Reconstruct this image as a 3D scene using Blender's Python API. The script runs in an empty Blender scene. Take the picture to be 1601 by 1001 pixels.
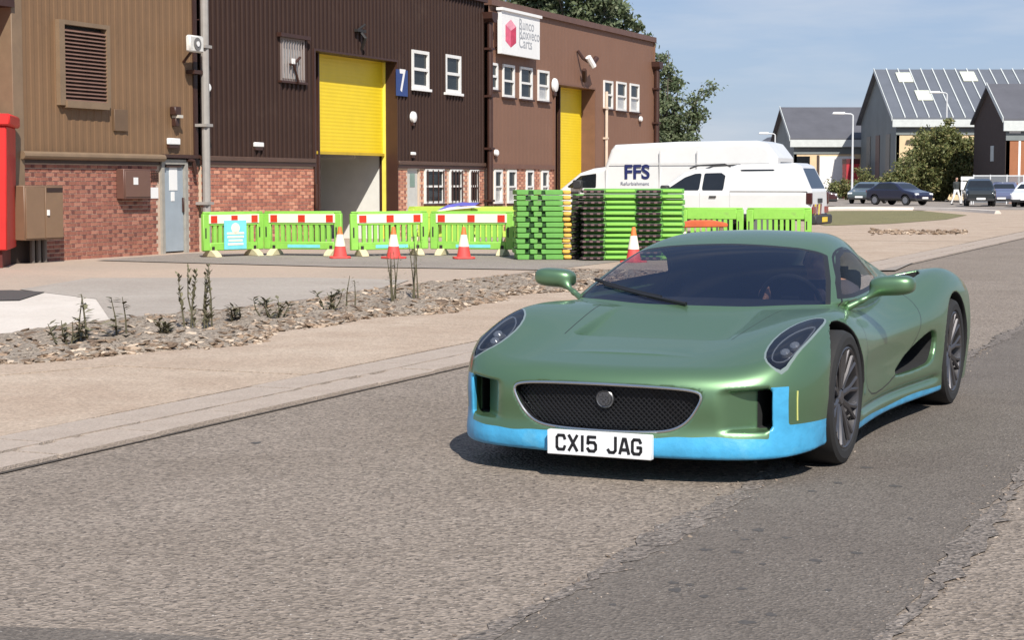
import bpy, bmesh, math, random
import numpy as np
from mathutils import Vector, Matrix
random.seed(7)
SC = bpy.context.scene
COL = SC.collection
R = math.radians
# ------------------------------------------------------------------ camera, sky, sun, exposure
CAM_H, FPX, PITCH = 1.45, 2800.0, R(4.38)
cd = bpy.data.cameras.new('camera'); cam = bpy.data.objects.new('camera', cd); COL.objects.link(cam)
cd.sensor_width = 36; cd.lens = 36*FPX/1601; cd.clip_start = .05; cd.clip_end = 4000
cam.location = (0, 0, CAM_H); cam.rotation_euler = (R(90)-PITCH, 0, 0)
SC.camera = cam
SUN_AZ, SUN_EL = R(166.5), R(44)          # azimuth clockwise from +Y: the sun stands behind the camera, a little to the right
sd = bpy.data.lights.new('sun', 'SUN'); sun = bpy.data.objects.new('sun', sd); COL.objects.link(sun)
sd.energy = 4.2; sd.angle = R(.5); sd.color = (1, .95, .87)
sv = Vector((math.sin(SUN_AZ)*math.cos(SUN_EL), math.cos(SUN_AZ)*math.cos(SUN_EL), math.sin(SUN_EL)))
sun.rotation_euler = sv.to_track_quat('Z', 'Y').to_euler(); sun.location = (0, 0, 30)
W = bpy.data.worlds.new('World'); SC.world = W; W.use_nodes = True
wn, wl = W.node_tree.nodes, W.node_tree.links
sky = wn.new('ShaderNodeTexSky'); sky.sky_type = 'NISHITA'; sky.sun_disc = False
sky.sun_elevation = SUN_EL; sky.sun_rotation = SUN_AZ; sky.altitude = 60; sky.air_density = 1.0; sky.dust_density = .35; sky.ozone_density = 2.2
bg = wn['Background']; bg.inputs[1].default_value = .055
tc = wn.new('ShaderNodeTexCoord'); mp = wn.new('ShaderNodeMapping'); mp.inputs['Scale'].default_value = (2.2, 2.2, 13)
mp.inputs['Location'].default_value = (.15, .2, .55)
cn = wn.new('ShaderNodeTexNoise'); cn.inputs['Scale'].default_value = 2.6; cn.inputs['Detail'].default_value = 7; cn.inputs['Roughness'].default_value = .55
cr = wn.new('ShaderNodeValToRGB'); cr.color_ramp.elements[0].position = .47; cr.color_ramp.elements[1].position = .86
cr.color_ramp.elements[1].color = (.55, .55, .55, 1)
mx = wn.new('ShaderNodeMixRGB'); mx.inputs[2].default_value = (9.5, 9.6, 9.9, 1)
wl.new(tc.outputs['Generated'], mp.inputs[0]); wl.new(mp.outputs[0], cn.inputs[0]); wl.new(cn.outputs[0], cr.inputs[0])
tint = wn.new('ShaderNodeMixRGB'); tint.blend_type = 'MULTIPLY'; tint.inputs[0].default_value = 1; tint.inputs[2].default_value = (.98, .97, 1.03, 1)
hz = wn.new('ShaderNodeMixRGB'); hz.inputs[0].default_value = .6; hz.inputs[2].default_value = (4.7, 6.3, 8.9, 1); wl.new(sky.outputs[0], hz.inputs[1])   # thin even veil over the whole sky
wl.new(hz.outputs[0], tint.inputs[1])
wl.new(cr.outputs[0], mx.inputs[0]); wl.new(tint.outputs[0], mx.inputs[1]); wl.new(mx.outputs[0], bg.inputs[0])
SC.view_settings.view_transform = 'Standard'; SC.view_settings.look = 'None'
SC.view_settings.exposure = .62; SC.view_settings.gamma = 1
SC.cycles.max_bounces = 8; SC.cycles.transparent_max_bounces = 12

# ------------------------------------------------------------------ coordinates
cp, sp = math.cos(PITCH), math.sin(PITCH)
def ray(x, y):
    dx, dy = (x-800.5)/FPX, (500.5-y)/FPX
    return Vector((dx, cp+dy*sp, -sp+dy*cp))
CP = Vector((0, 0, CAM_H))
def G(x, y, z=0.0):                       # where a sight line of the survey photo meets the level z
    r = ray(x, y); return CP+r*((z-CAM_H)/r.z)
def AT(x, y, d):                          # point at depth d
    r = ray(x, y); return CP+r*(d/r.y)
SA = R(22.76)                             # the street runs 22.8 degrees right of the view
U = Vector((math.sin(SA), math.cos(SA), 0)); N = Vector((-math.cos(SA), math.sin(SA), 0))
ROT = math.pi/2-SA
def SL(s, l, z=0.0): return U*s+N*l+Vector((0, 0, z))
def sl(p): return p.dot(U), p.dot(N)
LAT = 20.6                                # distance of the facade line
def FP(x, y, dl=0.0):                     # (s, z) on the facade plane
    r = ray(x, y); t = (LAT+dl-CP.dot(N))/r.dot(N); p = CP+r*t
    return p.dot(U), p.z

# ------------------------------------------------------------------ materials
def lin(c): c /= 255; return c/12.92 if c <= .04045 else ((c+.055)/1.055)**2.4
def C(r, g, b, k=1.0): return (lin(r)*k, lin(g)*k, lin(b)*k)
MATS = {}
def mat(name, col, rough=.6, metal=0, var=.12, scale=3.0, bump=0, bscale=40, coat=0, spec=.5, var2=0, dirt=None):
    if name in MATS: return MATS[name]
    m = bpy.data.materials.new(name); m.use_nodes = True; MATS[name] = m
    n, l = m.node_tree.nodes, m.node_tree.links
    b = n['Principled BSDF']; b.inputs['Roughness'].default_value = rough; b.inputs['Metallic'].default_value = metal
    b.inputs['Coat Weight'].default_value = coat; b.inputs['Coat Roughness'].default_value = .04
    b.inputs['Specular IOR Level'].default_value = spec
    t = n.new('ShaderNodeTexCoord')
    if var:
        nz = n.new('ShaderNodeTexNoise'); nz.inputs['Scale'].default_value = scale; nz.inputs['Detail'].default_value = 6; nz.inputs['Roughness'].default_value = .62
        l.new(t.outputs['Object'], nz.inputs['Vector'])
        mr = n.new('ShaderNodeMapRange'); mr.inputs[1].default_value = .28; mr.inputs[2].default_value = .72
        mr.inputs[3].default_value = 1-var; mr.inputs[4].default_value = 1+var; l.new(nz.outputs[0], mr.inputs[0])
        mu = n.new('ShaderNodeMixRGB'); mu.blend_type = 'MULTIPLY'; mu.inputs[0].default_value = 1
        mu.inputs[1].default_value = (*col, 1); l.new(mr.outputs[0], mu.inputs[2]); out = mu.outputs[0]
        if dirt:
            n2 = n.new('ShaderNodeTexNoise'); n2.inputs['Scale'].default_value = dirt[1]; n2.inputs['Detail'].default_value = 8
            n2.inputs['Roughness'].default_value = .7; l.new(t.outputs['Object'], n2.inputs['Vector'])
            r2 = n.new('ShaderNodeMapRange'); r2.inputs[1].default_value = dirt[2]; r2.inputs[2].default_value = dirt[2]+.16; r2.inputs[4].default_value = dirt[3]; l.new(n2.outputs[0], r2.inputs[0])
            m2 = n.new('ShaderNodeMixRGB'); l.new(r2.outputs[0], m2.inputs[0]); l.new(out, m2.inputs[1]); m2.inputs[2].default_value = (*dirt[0], 1); out = m2.outputs[0]
        l.new(out, b.inputs['Base Color'])
    else: b.inputs['Base Color'].default_value = (*col, 1)
    if bump:
        nb = n.new('ShaderNodeTexNoise'); nb.inputs['Scale'].default_value = bscale; nb.inputs['Detail'].default_value = 5
        l.new(t.outputs['Object'], nb.inputs['Vector'])
        bp = n.new('ShaderNodeBump'); bp.inputs['Strength'].default_value = bump; bp.inputs['Distance'].default_value = .02
        l.new(nb.outputs[0], bp.inputs['Height']); l.new(bp.outputs[0], b.inputs['Normal'])
    return m
def rmat(name, cols, rough=.85, island=False, bump=.2, bscale=60, grain=.25, gscale=30):     # colour picked per object or per loose piece
    if name in MATS: return MATS[name]
    m = mat(name, cols[0], rough, var=0, bump=bump, bscale=bscale); n, l = m.node_tree.nodes, m.node_tree.links
    src = n.new('ShaderNodeNewGeometry').outputs['Random Per Island'] if island else n.new('ShaderNodeObjectInfo').outputs['Random']
    r = n.new('ShaderNodeValToRGB'); r.color_ramp.interpolation = 'CONSTANT'
    e = r.color_ramp.elements
    for i, c in enumerate(cols):
        el = e[i] if i < 2 else e.new(i/len(cols))
        el.position = i/len(cols); el.color = (*c, 1)
    l.new(src, r.inputs[0])
    t = n.new('ShaderNodeTexCoord'); nz = n.new('ShaderNodeTexNoise'); nz.inputs['Scale'].default_value = gscale; nz.inputs['Detail'].default_value = 5
    l.new(t.outputs['Object'], nz.inputs['Vector'])
    mr = n.new('ShaderNodeMapRange'); mr.inputs[1].default_value = .3; mr.inputs[2].default_value = .7; mr.inputs[3].default_value = 1-grain; mr.inputs[4].default_value = 1+grain
    l.new(nz.outputs[0], mr.inputs[0])
    mu = n.new('ShaderNodeMixRGB'); mu.blend_type = 'MULTIPLY'; mu.inputs[0].default_value = 1
    l.new(r.outputs[0], mu.inputs[1]); l.new(mr.outputs[0], mu.inputs[2]); l.new(mu.outputs[0], n['Principled BSDF'].inputs['Base Color'])
    return m
def glass(name, col, alpha, rough=.03, spec=.5):          # tinted pane: part see-through, part gloss
    m = bpy.data.materials.new(name); m.use_nodes = True; MATS[name] = m
    n, l = m.node_tree.nodes, m.node_tree.links; b = n['Principled BSDF']
    b.inputs['Base Color'].default_value = (*col, 1); b.inputs['Roughness'].default_value = rough; b.inputs['Specular IOR Level'].default_value = spec
    b.inputs['Alpha'].default_value = alpha; b.inputs['Coat Weight'].default_value = .25
    return m

# ------------------------------------------------------------------ mesh building
def tag(o, label=None, cat=None, group=None, kind=None):
    if label: o['label'] = label
    if cat: o['category'] = cat
    if group: o['group'] = group
    if kind: o['kind'] = kind
    return o
def empty(name, loc=(0, 0, 0), rz=0, label=None, cat=None, group=None):
    o = bpy.data.objects.new(name, None); COL.objects.link(o); o.location = loc; o.rotation_euler = (0, 0, rz); o.empty_display_size = .1
    return tag(o, label, cat, group)
def link(name, me, m=None, parent=None, loc=None, rot=None):
    o = bpy.data.objects.new(name, me); COL.objects.link(o)
    if m and not me.materials: me.materials.append(m)
    if parent: o.parent = parent
    if loc is not None: o.location = loc
    if rot is not None: o.rotation_euler = rot
    return o
class MB:
    def __init__(s): s.v, s.f = [], []
    def add(s, vs, fs):
        k = len(s.v); s.v += [tuple(p) for p in vs]; s.f += [tuple(i+k for i in f) for f in fs]; return s
    def box(s, x0, x1, y0, y1, z0, z1):
        return s.add([(x0, y0, z0), (x1, y0, z0), (x1, y1, z0), (x0, y1, z0), (x0, y0, z1), (x1, y0, z1), (x1, y1, z1), (x0, y1, z1)],
                     [(0, 3, 2, 1), (4, 5, 6, 7), (0, 1, 5, 4), (1, 2, 6, 5), (2, 3, 7, 6), (3, 0, 4, 7)])
    def prism(s, poly, axis, a, b):                     # polygon (p,q) pushed along an axis from a to b
        def pt(p, q, t): return {'x': (t, p, q), 'y': (p, t, q), 'z': (p, q, t)}[axis]
        n = len(poly)
        return s.add([pt(p, q, a) for p, q in poly]+[pt(p, q, b) for p, q in poly],
                     [tuple(range(n))[::-1], tuple(range(n, 2*n))]+[(i, (i+1) % n, n+(i+1) % n, n+i) for i in range(n)])
    def tube(s, pts, rad, seg=8, cap=True):
        pts = [Vector(p) for p in pts]; rads = rad if isinstance(rad, (list, tuple)) else [rad]*len(pts); rings = []
        ref = None
        for i, p in enumerate(pts):
            d = (pts[min(i+1, len(pts)-1)]-pts[max(i-1, 0)]).normalized()
            if ref is None: ref = d.orthogonal().normalized()
            a = (ref-d*ref.dot(d)).normalized(); ref = a; b = d.cross(a)
            rings.append([p+(a*math.cos(t)+b*math.sin(t))*rads[i] for t in [2*math.pi*k/seg for k in range(seg)]])
        vs = [q for r in rings for q in r]; fs = []
        for i in range(len(pts)-1):
            for k in range(seg): fs.append((i*seg+k, i*seg+(k+1) % seg, (i+1)*seg+(k+1) % seg, (i+1)*seg+k))
        if cap: fs += [tuple(range(seg))[::-1], tuple(range((len(pts)-1)*seg, len(pts)*seg))]
        return s.add(vs, fs)
    def lathe(s, prof, seg=24, axis='z', o=(0, 0, 0), cap=True):   # prof: (radius, height)
        vs, fs = [], []
        for r, h in prof:
            for k in range(seg):
                t = 2*math.pi*k/seg; c, d = r*math.cos(t), r*math.sin(t)
                p = {'z': (c, d, h), 'y': (c, h, d), 'x': (h, c, d)}[axis]; vs.append((p[0]+o[0], p[1]+o[1], p[2]+o[2]))
        for i in range(len(prof)-1):
            for k in range(seg): fs.append((i*seg+k, i*seg+(k+1) % seg, (i+1)*seg+(k+1) % seg, (i+1)*seg+k))
        if cap and prof[0][0] > 1e-6: fs.append(tuple(range(seg)))
        if cap and prof[-1][0] > 1e-6: fs.append(tuple(range((len(prof)-1)*seg, len(prof)*seg)))
        return s.add(vs, fs)
    def mesh(s, name, smooth=30):
        me = bpy.data.meshes.new(name); me.from_pydata(s.v, [], s.f)
        bm = bmesh.new(); bm.from_mesh(me); bmesh.ops.recalc_face_normals(bm, faces=bm.faces); bm.to_mesh(me); bm.free()
        if smooth:
            me.polygons.foreach_set('use_smooth', [True]*len(me.polygons)); me.set_sharp_from_angle(angle=R(smooth))
        me.update(); return me
    def build(s, name, m, parent=None, loc=None, rot=None, bevel=0, smooth=30, seg=1):
        o = link(name, s.mesh(name, smooth), m, parent, loc, rot)
        if bevel:
            b = o.modifiers.new('bevel', 'BEVEL'); b.width = bevel; b.segments = seg; b.limit_method = 'ANGLE'; b.angle_limit = R(40)
        return o
def copy_tree(o, parent=None):
    c = o.copy(); COL.objects.link(c); c.parent = parent
    for ch in [x for x in bpy.data.objects if x.parent == o]: copy_tree(ch, c)
    return c
def text(name, s, size, m, parent, M, depth=.004, bold=0, sx=1, align='CENTER'):     # flat lettering as a mesh; M places its local XY plane
    cu = bpy.data.curves.new(name, 'FONT'); cu.body = s; cu.size = size; cu.extrude = depth; cu.offset = bold; cu.align_x = align; cu.align_y = 'CENTER'
    t = bpy.data.objects.new('tmp', cu); COL.objects.link(t); dg = bpy.context.evaluated_depsgraph_get()
    me = bpy.data.meshes.new_from_object(t.evaluated_get(dg)); bpy.data.objects.remove(t)
    me.transform(M @ Matrix.Diagonal((sx, 1, 1, 1))); me.materials.clear(); return link(name, me, m, parent)
def sheet(name, pts, z, m, parent=None, kind='structure', sub=0):
    me = bpy.data.meshes.new(name); me.from_pydata([(p[0], p[1], z) for p in pts], [], [tuple(range(len(pts)))])
    o = link(name, me, m, parent)
    if kind and not parent: o['kind'] = kind
    return o
def ccw(pts):
    a = sum(pts[i][0]*pts[(i+1) % len(pts)][1]-pts[(i+1) % len(pts)][0]*pts[i][1] for i in range(len(pts)))
    return pts if a > 0 else pts[::-1]
FACADE = Matrix(((1, 0, 0, 0), (0, 0, -1, 0), (0, 1, 0, 0), (0, 0, 0, 1)))     # text XY -> local XZ, facing -Y
# ------------------------------------------------------------------ implicit surfaces: field -> smooth mesh, cut along outlines
def spline(xs, ys):                                     # natural cubic
    xs, ys = np.array(xs, float), np.array(ys, float); n = len(xs); h = np.diff(xs)
    A = np.eye(n); r = np.zeros(n)
    for i in range(1, n-1):
        A[i, i-1], A[i, i], A[i, i+1] = h[i-1], 2*(h[i-1]+h[i]), h[i]
        r[i] = 6*((ys[i+1]-ys[i])/h[i]-(ys[i]-ys[i-1])/h[i-1])
    m = np.linalg.solve(A, r)
    def f(x):
        x = np.clip(x, xs[0], xs[-1]); i = np.clip(np.searchsorted(xs, x)-1, 0, n-2)
        d0, d1 = x-xs[i], xs[i+1]-x
        return (m[i]*d1**3+m[i+1]*d0**3)/(6*h[i])+(ys[i]/h[i]-m[i]*h[i]/6)*d1+(ys[i+1]/h[i]-m[i+1]*h[i]/6)*d0
    return f
def smin(a, b, k): return np.minimum(a, b)-np.maximum(k-np.abs(a-b), 0)**2/(4*k)
def smax(a, b, k): return -smin(-a, -b, k)
def sstep(a, b, x): t = np.clip((x-a)/(b-a), 0, 1); return t*t*(3-2*t)
def poly2(px, py, pts):                                 # signed distance to a polygon
    n = len(pts); d = np.full(np.shape(px), 1e9); s = np.ones(np.shape(px))
    for i in range(n):
        ax, ay = pts[i]; bx, by = pts[i-1]; ex, ey = bx-ax, by-ay; wx, wy = px-ax, py-ay
        t = np.clip((wx*ex+wy*ey)/(ex*ex+ey*ey), 0, 1); d = np.minimum(d, (wx-ex*t)**2+(wy-ey*t)**2)
        c1, c2, c3 = py >= ay, py < by, ex*wy > ey*wx
        s = np.where((c1 & c2 & c3) | (~c1 & ~c2 & ~c3), -s, s)
    return s*np.sqrt(d)
def surfnet(f, lo, hi, h, sym=True, newton=4):
    xs = np.arange(lo[0], hi[0]+h, h); zs = np.arange(lo[2], hi[2]+h, h)
    ys = np.arange(-h/2, hi[1]+h, h) if sym else np.arange(lo[1], hi[1]+h, h)
    v = np.empty((len(xs), len(ys), len(zs)), np.float32)
    for i in range(0, len(xs), 24):
        X, Y, Z = np.meshgrid(xs[i:i+24], ys, zs, indexing='ij'); v[i:i+24] = f(X, Y, Z)
    s = v < 0
    cnt = sum(s[a:len(xs)-1+a, b:len(ys)-1+b, c:len(zs)-1+c].astype(np.int8) for a in (0, 1) for b in (0, 1) for c in (0, 1))
    ci, cj, ck = np.nonzero((cnt > 0) & (cnt < 8)); nv = len(ci)
    idx = np.full(cnt.shape, -1, np.int64); idx[ci, cj, ck] = np.arange(nv)
    acc = np.zeros((nv, 3)); num = np.zeros(nv)
    cs = [(a, b, c) for a in (0, 1) for b in (0, 1) for c in (0, 1)]
    for p in cs:
        for ax in range(3):
            if p[ax]: continue
            q = list(p); q[ax] = 1
            v0 = v[ci+p[0], cj+p[1], ck+p[2]]; v1 = v[ci+q[0], cj+q[1], ck+q[2]]; m = (v0 < 0) != (v1 < 0)
            t = np.where(m, v0/np.where(m, v0-v1, 1), 0); e = np.array([p]*nv, float); e[:, ax] = t
            acc += e*m[:, None]; num += m
    V = acc/num[:, None]; V = np.stack([xs[ci]+V[:, 0]*h, ys[cj]+V[:, 1]*h, zs[ck]+V[:, 2]*h], 1)
    F = []
    for ax in range(3):
        o1, o2 = (ax+1) % 3, (ax+2) % 3
        sl0 = [slice(None)]*3; sl1 = [slice(None)]*3; sl0[ax] = slice(0, -1); sl1[ax] = slice(1, None)
        a = s[tuple(sl0)]; b = s[tuple(sl1)]; I = np.array(np.nonzero(a != b)).T
        ok = (I[:, o1] >= 1) & (I[:, o2] >= 1) & (I[:, o1] < s.shape[o1]-1) & (I[:, o2] < s.shape[o2]-1); I = I[ok]
        fl = a[I[:, 0], I[:, 1], I[:, 2]]; q = []
        for d1, d2 in ((1, 1), (0, 1), (0, 0), (1, 0)):
            J = I.copy(); J[:, o1] -= d1; J[:, o2] -= d2; q.append(idx[J[:, 0], J[:, 1], J[:, 2]])
        q = np.stack(q, 1); q[~fl] = q[~fl][:, ::-1]; F.append(q)
    F = np.concatenate(F)
    def grad(V):
        e = h*.2; g = np.empty_like(V)
        for k in range(3):
            d = np.zeros(3); d[k] = e; P, Q = V+d, V-d
            g[:, k] = (f(P[:, 0], P[:, 1], P[:, 2])-f(Q[:, 0], Q[:, 1], Q[:, 2]))/(2*e)
        return g
    for _ in range(newton):
        g = grad(V); val = f(V[:, 0], V[:, 1], V[:, 2]); st = g*(val/np.maximum((g*g).sum(1), .05))[:, None]
        ln = np.linalg.norm(st, axis=1); st *= np.minimum(1, .5*h/np.maximum(ln, 1e-9))[:, None]; V = V-st
        if sym: V[cj == 0, 1] = 0
    g = grad(V); Nn = g/np.maximum(np.linalg.norm(g, axis=1), 1e-9)[:, None]
    if sym:
        c0 = cj == 0; Nn[c0, 1] = 0; mapm = np.arange(nv)+nv; mapm[c0] = np.nonzero(c0)[0]
        V = np.concatenate([V, V*[1, -1, 1]]); Nn = np.concatenate([Nn, Nn*[1, -1, 1]]); F = np.concatenate([F, mapm[F][:, ::-1]])
    return V, Nn, [tuple(q) for q in F.tolist()]
def cut(S, fld):                                        # split a surface along fld = 0 -> (inside, outside)
    V, Nn, F = S; val = fld(V[:, 0], V[:, 1], V[:, 2]); val = np.where(np.abs(val) < 1e-6, 1e-6, val)
    vl = val.tolist(); ins, out, newV, newN, cache = [], [], [], [], {}; base = len(V)
    def mid(a, b):
        k = (a, b) if a < b else (b, a)
        if k not in cache:
            t = vl[k[0]]/(vl[k[0]]-vl[k[1]]); cache[k] = base+len(newV)
            newV.append(V[k[0]]*(1-t)+V[k[1]]*t); n = Nn[k[0]]*(1-t)+Nn[k[1]]*t; newN.append(n/max(np.linalg.norm(n), 1e-9))
        return cache[k]
    for q in F:
        sg = [vl[i] < 0 for i in q]
        if all(sg): ins.append(q)
        elif not any(sg): out.append(q)
        else:
            A, B = [], []
            for i, a in enumerate(q):
                b = q[(i+1) % len(q)]; (A if sg[i] else B).append(a)
                if sg[i] != sg[(i+1) % len(q)]: m = mid(a, b); A.append(m); B.append(m)
            if len(A) > 2: ins.append(tuple(A))
            if len(B) > 2: out.append(tuple(B))
    if newV: V = np.concatenate([V, newV]); Nn = np.concatenate([Nn, newN])
    return (V, Nn, ins), (V, Nn, out)
def largest(S):                                         # biggest connected piece, and the rest
    V, Nn, F = S; par = {}
    def find(a):
        while par.setdefault(a, a) != a: par[a] = par[par[a]]; a = par[a]
        return a
    for q in F:
        for i in q[1:]: par[find(i)] = find(q[0])
    cnt = {}
    for q in F: r = find(q[0]); cnt[r] = cnt.get(r, 0)+1
    best = max(cnt, key=cnt.get)
    return (V, Nn, [q for q in F if find(q[0]) == best]), (V, Nn, [q for q in F if find(q[0]) != best])
def compact(S):
    V, Nn, F = S; used = np.unique(np.fromiter((i for q in F for i in q), np.int64)); mp_ = np.full(len(V), -1, np.int64); mp_[used] = np.arange(len(used))
    return V[used], Nn[used], [tuple(mp_[list(q)].tolist()) for q in F]
def emit(name, S, m, parent=None, off=0):
    if not S[2]: return None
    V, Nn, F = compact(S); V = V+Nn*off
    me = bpy.data.meshes.new(name); me.from_pydata(V.tolist(), [], F); me.polygons.foreach_set('use_smooth', [True]*len(F))
    me.normals_split_custom_set_from_vertices(Nn.tolist()); return link(name, me, m, parent)
def rim(S):                                             # ordered boundary loops
    V, Nn, F = compact(S); e = {}
    for q in F:
        for i in range(len(q)): e[(q[i], q[(i+1) % len(q)])] = 1
    nx = {a: b for a, b in e if (b, a) not in e}; loops = []
    while nx:
        a = next(iter(nx)); lp = []
        while a in nx: lp.append(a); a = nx.pop(a)
        if len(lp) > 12: loops.append((V[lp], Nn[lp]))
    return loops
def capsule(X, Y, Z, a, b, ra, rb):
    a, b = np.array(a, float), np.array(b, float); d = b-a; L = (d*d).sum()
    t = np.clip(((X-a[0])*d[0]+(Y-a[1])*d[1]+(Z-a[2])*d[2])/L, 0, 1)
    return np.sqrt((X-a[0]-t*d[0])**2+(Y-a[1]-t*d[1])**2+(Z-a[2]-t*d[2])**2)-(ra+(rb-ra)*t)
def ball(X, Y, Z, c, r): return (np.sqrt(((X-c[0])/r[0])**2+((Y-c[1])/r[1])**2+((Z-c[2])/r[2])**2)-1)*min(r)
# ------------------------------------------------------------------ ground, road, kerb, pavement, yard
def ground_mat(name, c1, c2, chips, chip_scale=70, bump=.5, patch=.6, dark=(.05, .047, .045), light=None, rough=.9, dk=.62):
    m = bpy.data.materials.new(name); m.use_nodes = True; MATS[name] = m
    n, l = m.node_tree.nodes, m.node_tree.links; b = n['Principled BSDF']; b.inputs['Roughness'].default_value = rough; b.inputs['Specular IOR Level'].default_value = .25
    t = n.new('ShaderNodeTexCoord')
    def noise(sc, det=6, ro=.6, dist=0):
        z = n.new('ShaderNodeTexNoise'); z.inputs['Scale'].default_value = sc; z.inputs['Detail'].default_value = det; z.inputs['Roughness'].default_value = ro; z.inputs['Distortion'].default_value = dist
        l.new(t.outputs['Object'], z.inputs['Vector']); return z.outputs[0]
    def rng(src, a, b_, lo=0, hi=1):
        z = n.new('ShaderNodeMapRange'); z.inputs[1].default_value = a; z.inputs[2].default_value = b_; z.inputs[3].default_value = lo; z.inputs[4].default_value = hi; l.new(src, z.inputs[0]); return z.outputs[0]
    def mix(f, a, c, mode='MIX'):
        z = n.new('ShaderNodeMixRGB'); z.blend_type = mode
        if isinstance(f, float): z.inputs[0].default_value = f
        else: l.new(f, z.inputs[0])
        for i, q in ((1, a), (2, c)):
            if isinstance(q, tuple): z.inputs[i].default_value = (*q, 1)
            else: l.new(q, z.inputs[i])
        return z.outputs[0]
    col = mix(rng(noise(patch, 8, .65, .4), .35, .68), c1, c2)
    col = mix(rng(noise(4.5, 6, .7), .3, .75, .0, .35), col, tuple(x*.72 for x in c1))
    vo = n.new('ShaderNodeTexVoronoi'); vo.inputs['Scale'].default_value = chip_scale; l.new(t.outputs['Object'], vo.inputs['Vector'])
    sep = n.new('ShaderNodeSeparateColor'); l.new(vo.outputs['Color'], sep.inputs[0])
    col = mix(1.0, col, rng(sep.outputs[0], 0, 1, 1-chips, 1+chips), 'MULTIPLY')
    hol = rng(noise(chip_scale*.55, 3, .6), dk, dk+.06); col = mix(hol, col, dark)
    if light: col = mix(rng(noise(chip_scale*.8, 2, .5), .70, .74), col, light)
    l.new(col, b.inputs['Base Color'])
    bp = n.new('ShaderNodeBump'); bp.inputs['Strength'].default_value = bump; bp.inputs['Distance'].default_value = .012
    ad = n.new('ShaderNodeMath'); ad.operation = 'ADD'; l.new(vo.outputs['Distance'], ad.inputs[0]); l.new(noise(chip_scale*.4, 4), ad.inputs[1])
    l.new(ad.outputs[0], bp.inputs['Height']); l.new(bp.outputs[0], b.inputs['Normal'])
    return m
road_m = ground_mat('road_chippings', (.215, .176, .143), (.268, .223, .185), .34, 58, .7, .5, (.085, .070, .060), (.52, .47, .42), dk=.585)
patch_m = ground_mat('road_patch_asphalt', (.132, .112, .096), (.165, .142, .122), .26, 80, .6, .7, (.055, .050, .047), (.38, .35, .32), dk=.69)
conc_m = ground_mat('pavement_concrete', (.375, .285, .215), (.46, .37, .29), .18, 60, .4, .9, (.24, .18, .14), dk=.64)
kerb_m = ground_mat('kerb_concrete', (.36, .295, .245), (.43, .36, .305), .12, 90, .35, 1.5, (.16, .135, .115), dk=.68)
yard_m = ground_mat('yard_concrete', (.44, .34, .265), (.36, .295, .24), .10, 50, .3, .25, (.20, .17, .14), dk=.68)
grey_m = ground_mat('yard_grey_slab', (.33, .285, .245), (.39, .345, .30), .12, 50, .3, .5, (.18, .16, .15), dk=.7)
pale_m = ground_mat('yard_pale_slab', (.62, .56, .50), (.54, .48, .42), .06, 50, .2, .6, (.38, .33, .29), dk=.72)
tar_m = ground_mat('yard_asphalt', (.245, .212, .185), (.30, .262, .23), .2, 60, .4, .4, (.09, .08, .075), dk=.66)
grass_m = ground_mat('dry_verge_grass', (.21, .185, .09), (.16, .15, .075), .35, 30, .8, .5, (.06, .06, .03), dk=.6)
far_m = ground_mat('far_ground', (.13, .12, .09), (.17, .155, .12), .2, 10, .3, .05, (.08, .08, .06))
gap_m = mat('joint_dirt', (.055, .045, .038), rough=1, var=.3, scale=20)
P = lambda s, l: SL(s, l)
def strip(name, s0, s1, l0, l1, z, m, kind='structure'):
    return sheet(name, ccw([P(s0, l0), P(s1, l0), P(s1, l1), P(s0, l1)]), z, m, kind=kind)
sheet('ground', [(-1500, -60), (1500, -60), (1500, 3000), (-1500, 3000)], -.02, far_m, kind='structure')
strip('road', -30, 260, -9, 5.78, 0, road_m)
pe = lambda s, l: SL(s+random.uniform(-.03, .03), l+random.gauss(0, .012)+.025*math.sin(s*.9+l))
sheet('road_patch', ccw([SL(-20, 2.22)]+[pe(3+.11*k, 2.22) for k in range(180)]+[SL(160, 2.22), SL(160, 1.08)]+[pe(3+.11*k, 1.08) for k in range(179, -1, -1)]+[SL(-20, 1.08)]), .004, patch_m)
edge_m = ground_mat('ragged_patch_edge', (.165, .140, .121), (.215, .184, .16), .4, 60, .8, 1.5, (.07, .06, .052), (.50, .46, .42), dk=.57)
for lc, w0 in ((2.24, .075), (1.06, .06)):
    up_ = [SL(3+.07*k, lc+w0*max(.08, .6+.4*math.sin(k*.21+lc)+random.gauss(0, .22))) for k in range(240)]; dn_ = [SL(3+.07*k, lc-w0*max(.08, .8+.5*math.sin(k*.13)+random.gauss(0, .25))) for k in range(240)]
    me = bpy.data.meshes.new('patch_edge'); me.from_pydata([(p.x, p.y, .0062) for p in up_+dn_], [], [(k, 240+k, 241+k, k+1) for k in range(239)]); link('patch_edge', me, edge_m)['kind'] = 'structure'
sheet('road_repair', ccw([G(-300, 975), G(-20, 981), G(150, 987), G(330, 999), G(430, 1012), G(400, 1100), G(-300, 1100)]), .004, patch_m)
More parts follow.
